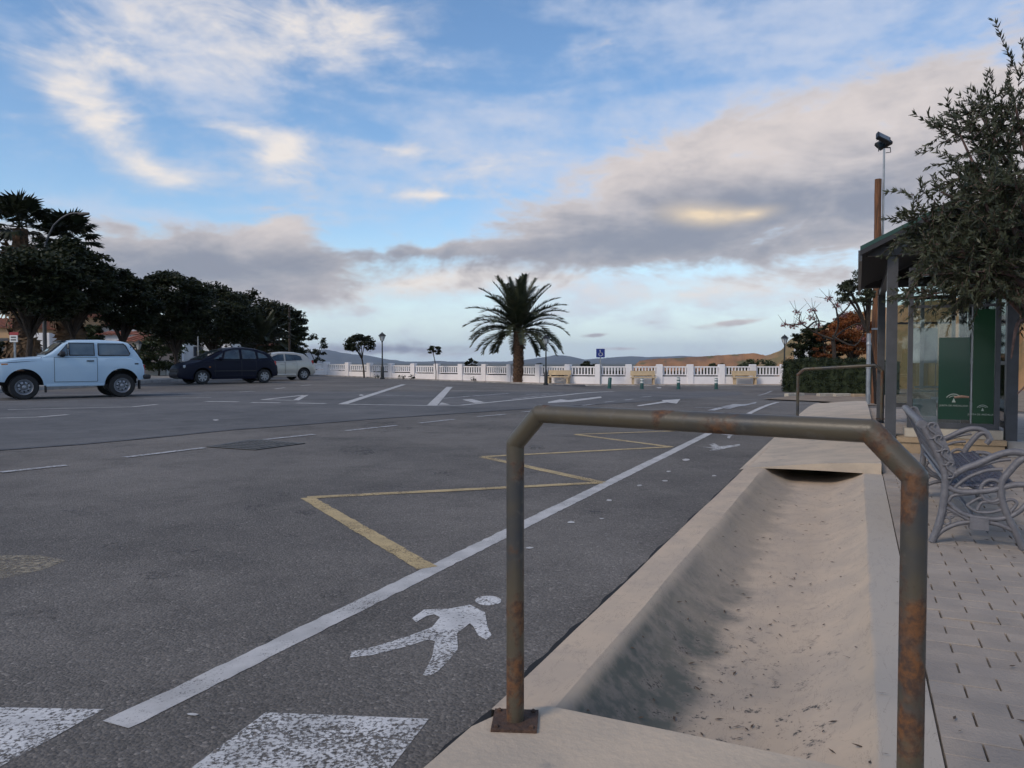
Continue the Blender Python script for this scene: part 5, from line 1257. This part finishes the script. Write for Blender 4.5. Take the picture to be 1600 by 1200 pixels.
# navy people carrier
pf_, pr_ = G(315.5, 600.6), G(416.8, 599.0)
L_, A_ = place(pf_, pr_, 2.76, .75)
A_ = R(42)
car('family_car', 'dark navy rounded family car with silver spoked wheel covers', G(315.5, 600.6)+Vector((-math.sin(A_), math.cos(A_), 0))*.75, A_, dict(hw=.87, wb=2.82, rw=.32, tw=.20, ar=.385, x0=-.93, x1=3.50, nr=.75, nk=.32, tr=.7, tk=.16, paint='paint_navy', glass='car_glass_dark', wsm='car_glass_dark', rim='alloy_rim', spokes=7, rk=.72, handle='paint_navy', mirm='paint_navy', seal=.008,
    top=[(-.93, .62), (-.85, .78), (-.6, .90), (-.2, 1.0), (.15, 1.04), (1.0, 1.03), (2.5, 1.08), (3.1, 1.08), (3.4, .96), (3.5, .80)], bot=[(-.93, .30), (-.6, .22), (.5, .22), (2.3, .22), (3.2, .28), (3.5, .36)],
    roof=[(-.15, 1.0), (.3, 1.20), (.75, 1.42), (1.15, 1.57), (1.55, 1.635), (2.0, 1.64), (2.5, 1.58), (2.95, 1.43), (3.2, 1.26), (3.42, 1.0)], ws=(.0, .98), rwin=(2.92, 3.28),
    win=[[(.50, 1.11), (.85, 1.11), (.95, 1.40)], [(.95, 1.11), (1.68, 1.11), (1.68, 1.53), (1.40, 1.53), (1.05, 1.42)], [(1.80, 1.11), (2.45, 1.12), (2.42, 1.45), (2.15, 1.52), (1.80, 1.54)], [(2.55, 1.13), (3.02, 1.16), (2.85, 1.32), (2.54, 1.42)]],
    doors=[(.55, 1.72, .36, 1.045), (1.76, 2.42, .36, 1.06)], mirror=(.78, 1.12),
    boxes=[('tail_light', 'red_lens', (3.34, 3.44, .62, .76, .80, 1.02), 1), ('headlight', 'lamp_lens', (-.76, -.42, .54, .735, .70, .84), 1), ('grille', 'rubber', (-.945, -.88, -.40, .40, .48, .62), 0), ('bumper', 'paint_navy', (-.97, -.80, -.58, .58, .33, .52), 0), ('bumper', 'paint_navy', (3.36, 3.56, -.68, .68, .40, .60), 0), ('side_repeater', 'amber', (.28, .36, .852, .872, .74, .77), 1), ('door_moulding', 'rubber', (.50, 2.40, .862, .882, .56, .60), 1)]))
# silver hatchback
pr2 = G(473.8, 594.0); A3 = R(40); wb3 = 2.50
fr3 = pr2-Vector((math.cos(A3), math.sin(A3), 0))*wb3; fr3.z = g(fr3.x, fr3.y)
car('hatchback', 'silver hatchback parked behind the navy car', fr3+Vector((-math.sin(A3), math.cos(A3), 0))*.72, A3, dict(hw=.85, wb=wb3, rw=.31, tw=.19, ar=.36, x0=-.80, x1=3.16, nr=.6, nk=.28, tr=.5, tk=.14, paint='paint_silver', glass='car_glass_dark', wsm='car_glass_dark', rim='alloy_rim', spokes=6, rk=.74, handle='paint_silver', mirm='paint_silver', seal=.008,
    top=[(-.80, .60), (-.7, .74), (-.4, .86), (.1, .95), (1.0, .96), (2.4, 1.02), (2.9, 1.0), (3.08, .90), (3.16, .76)], bot=[(-.8, .28), (-.4, .2), (2.2, .2), (3.0, .28), (3.16, .36)],
    roof=[(0, .94), (.4, 1.16), (.8, 1.36), (1.15, 1.46), (1.5, 1.49), (2.1, 1.47), (2.6, 1.38), (2.8, 1.22), (3.0, .96)], ws=(.12, .82), rwin=(2.63, 2.86),
    win=[[(.55, 1.02), (1.42, 1.03), (1.42, 1.36), (1.15, 1.36), (.85, 1.25)], [(1.52, 1.03), (2.42, 1.07), (2.36, 1.25), (2.15, 1.33), (1.52, 1.37)]],
    doors=[(.45, 1.44, .32, .94), (1.48, 2.10, .32, .96)], mirror=(.65, 1.02),
    boxes=[('tail_light', 'red_lens', (2.96, 3.08, .60, .77, .78, 1.04), 1), ('headlight', 'lamp_lens', (-.66, -.40, .52, .70, .66, .78), 1), ('bumper', 'paint_silver', (3.04, 3.22, -.70, .70, .36, .56), 0), ('bumper', 'paint_silver', (-.84, -.70, -.55, .55, .3, .48), 0), ('grille', 'rubber', (-.815, -.76, -.35, .35, .48, .58), 0), ('sill_trim', 'whiteband', (.5, 2.05, .835, .86, .30, .34), 1)]))

# ---- street light with curved arm
p = Vector(((71-800)/F*32.6, 32.6, .13)); zt = at(100, 338, 32.6).z
sl = thing('street_light', 'tall grey street light with curved arm above the dark trees', 'street lamp', p)
e = at(140, 334.5, 32.6); m = MB(); m.tube([p, zq(p, zt*.55), zq(p+Vector((.12, 0, 0)), zt*.85)]+spline([at(84, 352, 32.6), at(96, 341, 32.6), at(110, 334, 32.6), at(125, 333, 32.6)], 4), [.085, .075, .06]+[.035]*13, 10); wpart('pole', m, M['grey_metal'], sl, smooth=50)
m = MB(); c_ = at(131, 334, 32.6); m.lathe([(0, -.26), (.05, -.22), (.07, 0), (.055, .22), (0, .25)], 8, c_, 'x'); wpart('lamp_head', m, M['shutter'], sl, smooth=50)
# other thin posts among the trees
for px, Y, yt, lab, mt, r_ in ((453, 64, 480, 'dark wooden utility pole rising above the last dark tree', 'bark', .12), (310, 46, 515, 'pale thin pole above the navy car windscreen', 'galv', .05), (458, 70, 525, 'pale thin pole above the silver hatchback roof', 'galv', .06)):
    p = Vector(((px-800)/F*Y, Y, g((px-800)/F*Y, Y)+.1)); r0 = thing('utility_pole', lab, 'pole', p); m = MB(); zt = at(px, yt, Y).z; m.tube([p, zq(p, zt)], [r_, r_*.8], 8); wpart('shaft', m, M[mt], r0, smooth=50)
    m = MB(); m.lathe([(r_*1.1, -.06), (r_*1.1, 0), (0, .05)], 8, zq(p, zt)); wpart('cap', m, M[mt], r0)
# notice board
p = Vector(((24-800)/F*26, 26, .13)); nb_ = thing('notice_board', 'small white notice board with red header behind the off-roader bonnet', 'sign', p)
m = MB(); m.tube([p, zq(p, at(24, 520, 26).z)], .035, 8); wpart('post', m, M['galv'], nb_)
c_ = at(23, 529, 26); m = MB(); m.box(c_+Vector((0, -.05, 0)), (.26, .03, .24)); bd = wpart('board', m, M['whiteband'], nb_)
c2 = at(23.5, 521.5, 26); m = MB(); m.box(c2+Vector((0, -.05, 0)), (.30, .034, .10)); wpart('header', m, M['sign_red'], nb_, bd)
for k in range(2):
    m = MB(); m.box(c_+Vector((0, -.07, .045-.09*k)), (.17, .006, .045)); wpart('printed_panel', m, M['shutter'], nb_, bd)
# ---- houses
def house(label, pxa, pxb, Y, yeave, yridge, wallm, dep=8, wins=(), roofm='tile', name='house'):
    xa, xb = (pxa-800)/F*Y, (pxb-800)/F*Y; ze = at(400, yeave, Y).z; zr_ = at(400, yridge, Y).z; r_ = thing(name, label, 'house', ((xa+xb)/2, Y, 0), 0, 'houses behind the park')
    m = MB(); m.hexa([(xa, Y, -.6), (xb, Y, -.6), (xb, Y+dep, -.6), (xa, Y+dep, -.6)], [(xa, Y, ze), (xb, Y, ze), (xb, Y+dep, ze), (xa, Y+dep, ze)]); wl = wpart('wall', m, M[wallm], r_)
    if zr_ > ze:
        m = MB(); ym = Y+dep/2; o_ = .3
        m.prism([(xa-o_, Y-o_, ze+.005), (xa-o_, Y+dep+o_, ze+.005), (xa-o_, ym, zr_)], (xb-xa+2*o_, 0, 0)); rf = wpart('roof', m, M[roofm], r_)
        nr = max(4, int((xb-xa)/.45)); rdg = MB(); rdg.tube([(0, -o_, ze+.03-0), (0, dep/2, zr_+.03)], .09, 5); rme = rdg.mesh('tile_row')
        for k in range(nr): obj('tile_row', rme, M[roofm], rf, (xa+(xb-xa)*(k+.5)/nr-r_.location.x, 0, 0))
    for (u, v, wd, hh) in wins:
        xc = xa+(xb-xa)*u; zc = -.0+ze*v; m = MB(); m.box((xc, Y-.02, zc), (wd, .10, hh)); wn = wpart('window', m, M['shutter'], r_)
        m = MB(); m.box((xc, Y-.075, zc), (wd*.8, .02, hh*.84)); wpart('pane', m, M['winglass'], r_, wn)
        m = MB(); m.box((xc, Y-.06, zc-hh/2-.05), (wd*1.15, .16, .08)); wpart('sill', m, M['whiteband'], r_, wn)
    return r_
house('orange rendered house at the left picture edge behind the off-roader', -70, 30, 62, 512, 494, 'ochre', wins=((.3, .6, 1.1, 1.3), (.75, .6, 1.1, 1.3)))
house('tan three-storey house with orange corner behind the fan palm trunks', 52, 124, 74, 494, 476, 'ochre', wins=((.2, .35, 1, 1.3), (.5, .35, 1, 1.3), (.8, .35, 1, 1.3), (.2, .72, 1, 1.3), (.5, .72, 1, 1.3), (.8, .72, 1, 1.3)))
house('grey white low house behind the street light pole', 50, 78, 60, 520, 520, 'wallw2', wins=((.3, .5, .8, 1),))
house('white house with red tiled roof above the off-roader roof', 121, 232, 78, 511, 497, 'wallw2', wins=((.15, .6, 1, 1.1), (.4, .6, 1, 1.1), (.62, .6, 1.2, 1.3), (.85, .6, 1, 1.1)))
house('small white annex with dark opening under the slim leaning tree', 150, 205, 70, 523, 517, 'wallw2', dep=5, wins=((.25, .62, 1.1, 1.2), (.75, .62, .8, 1)))
house('small cream house with red roof beside the small lantern post', 190, 230, 62, 533, 522, 'pink', dep=6, wins=((.3, .55, .7, .9), (.65, .55, .7, .9)))
house('white house with steep red roof above the navy car roof', 288, 362, 84, 530, 519, 'wallw2', wins=((.3, .6, 1, 1.1), (.7, .6, 1, 1.1)))
house('small white house with red roof edge right of the small date palm', 360, 432, 92, 541, 534, 'wallw2', dep=7, wins=((.2, .6, 1, 1), (.55, .6, 1, 1), (.85, .6, 1, 1)))
house('pale flat-roofed house behind the hedge at the dry hill foot', 1249, 1275, 60, 541, 541, 'wallw2', dep=1.2, wins=((.75, .6, .6, 1),))
# low white garden wall left
lw = thing('garden_wall', 'low rough white garden wall between the off-roader and the navy car', 'wall', (-22, 46, 0))
for a, b in (((-27, 43), (-24.2, 45)), ((-24.2, 45), (-21.5, 47.5)), ((-21.5, 47.5), (-20.5, 52)), ((-20.5, 52), (-19.5, 58))):
    m = MB(); d = Vector((b[0]-a[0], b[1]-a[1], 0)).normalized(); nn = Vector((-d.y, d.x, 0))*.15; A_, B_ = Vector((*a, 0)), Vector((*b, 0)); m.hexa([A_-nn, B_-nn, B_+nn, A_+nn], [p_+Vector((0, 0, .82)) for p_ in (A_-nn, B_-nn, B_+nn, A_+nn)]); wpart('wall_section', m, M['wallw2'], lw)
    for k in range(3):
        c_ = A_.lerp(B_, (k+.5)/3); m = MB(); m.box(c_+Vector((0, 0, .87)), (.7, .36, .1), Matrix.Rotation(math.atan2(d.y, d.x), 3, 'Z')); wpart('coping_stone', m, M['wallw'], lw)

# ---- leaf litter
C = []; Dd = []; Nv = []
def prof_z(s_, l):
    for a, b in zip(PROF[1:-1], PROF[2:-1]):
        if a[0] <= l <= b[0]:
            t = (l-a[0])/(b[0]-a[0]+1e-9); return (a[1]-a[2]*depth(s_))*(1-t)+(b[1]-b[2]*depth(s_))*t
    return .03
for k in range(260):
    s_ = 2.1+5.2*random.random()**1.6; l = random.gauss(-.4, .2) if k % 3 else random.uniform(-.75, .2)
    if not -.78 < l < .2: continue
    p = K(s_, l, prof_z(s_, l)+.007); a = random.uniform(0, 6.28); C.append(p); Dd.append((math.cos(a), math.sin(a), random.uniform(-.1, .1))); Nv.append((-math.sin(a), math.cos(a), .2))
for k in range(70):
    s_ = random.uniform(1.6, 8.5); l = random.uniform(.25, 1.4); p = K(s_, l, .040); a = random.uniform(0, 6.28); C.append(p); Dd.append((math.cos(a), math.sin(a), 0)); Nv.append((-math.sin(a), math.cos(a), .3))
C = np.array([tuple(v) for v in C]); V, Q = leaf_quads(C, np.array(Dd), np.array(Nv), rng.uniform(.008, .042, len(C)), rng.uniform(.004, .010, len(C)))
ll_ = obj('fallen_leaves', npmesh('fallen_leaves', V, Q), M['litter'], kind='stuff'); tag(ll_, 'dry olive leaf litter scattered in the drain channel and on the pavers', 'leaf litter')

# ---- haze
hm = bpy.data.materials.new('haze_air'); hm.use_nodes = True; nt = hm.node_tree; nt.nodes.remove(nt.nodes['Principled BSDF'])
pv = nt.nodes.new('ShaderNodeVolumePrincipled'); pv.inputs['Color'].default_value = (.62, .76, 1.0, 1); pv.inputs['Density'].default_value = 5e-5; pv.inputs['Anisotropy'].default_value = .2
nt.links.new(pv.outputs[0], nt.nodes['Material Output'].inputs['Volume'])
hm.cycles.homogeneous_volume = True
m = MB(); m.box((0, 3000, 140), (28500, 25000, 360)); hz_o = obj('haze', m.mesh('haze'), hm, kind='stuff'); hz_o['label'] = 'pale blue distance haze over the valley'; hz_o['category'] = 'haze'
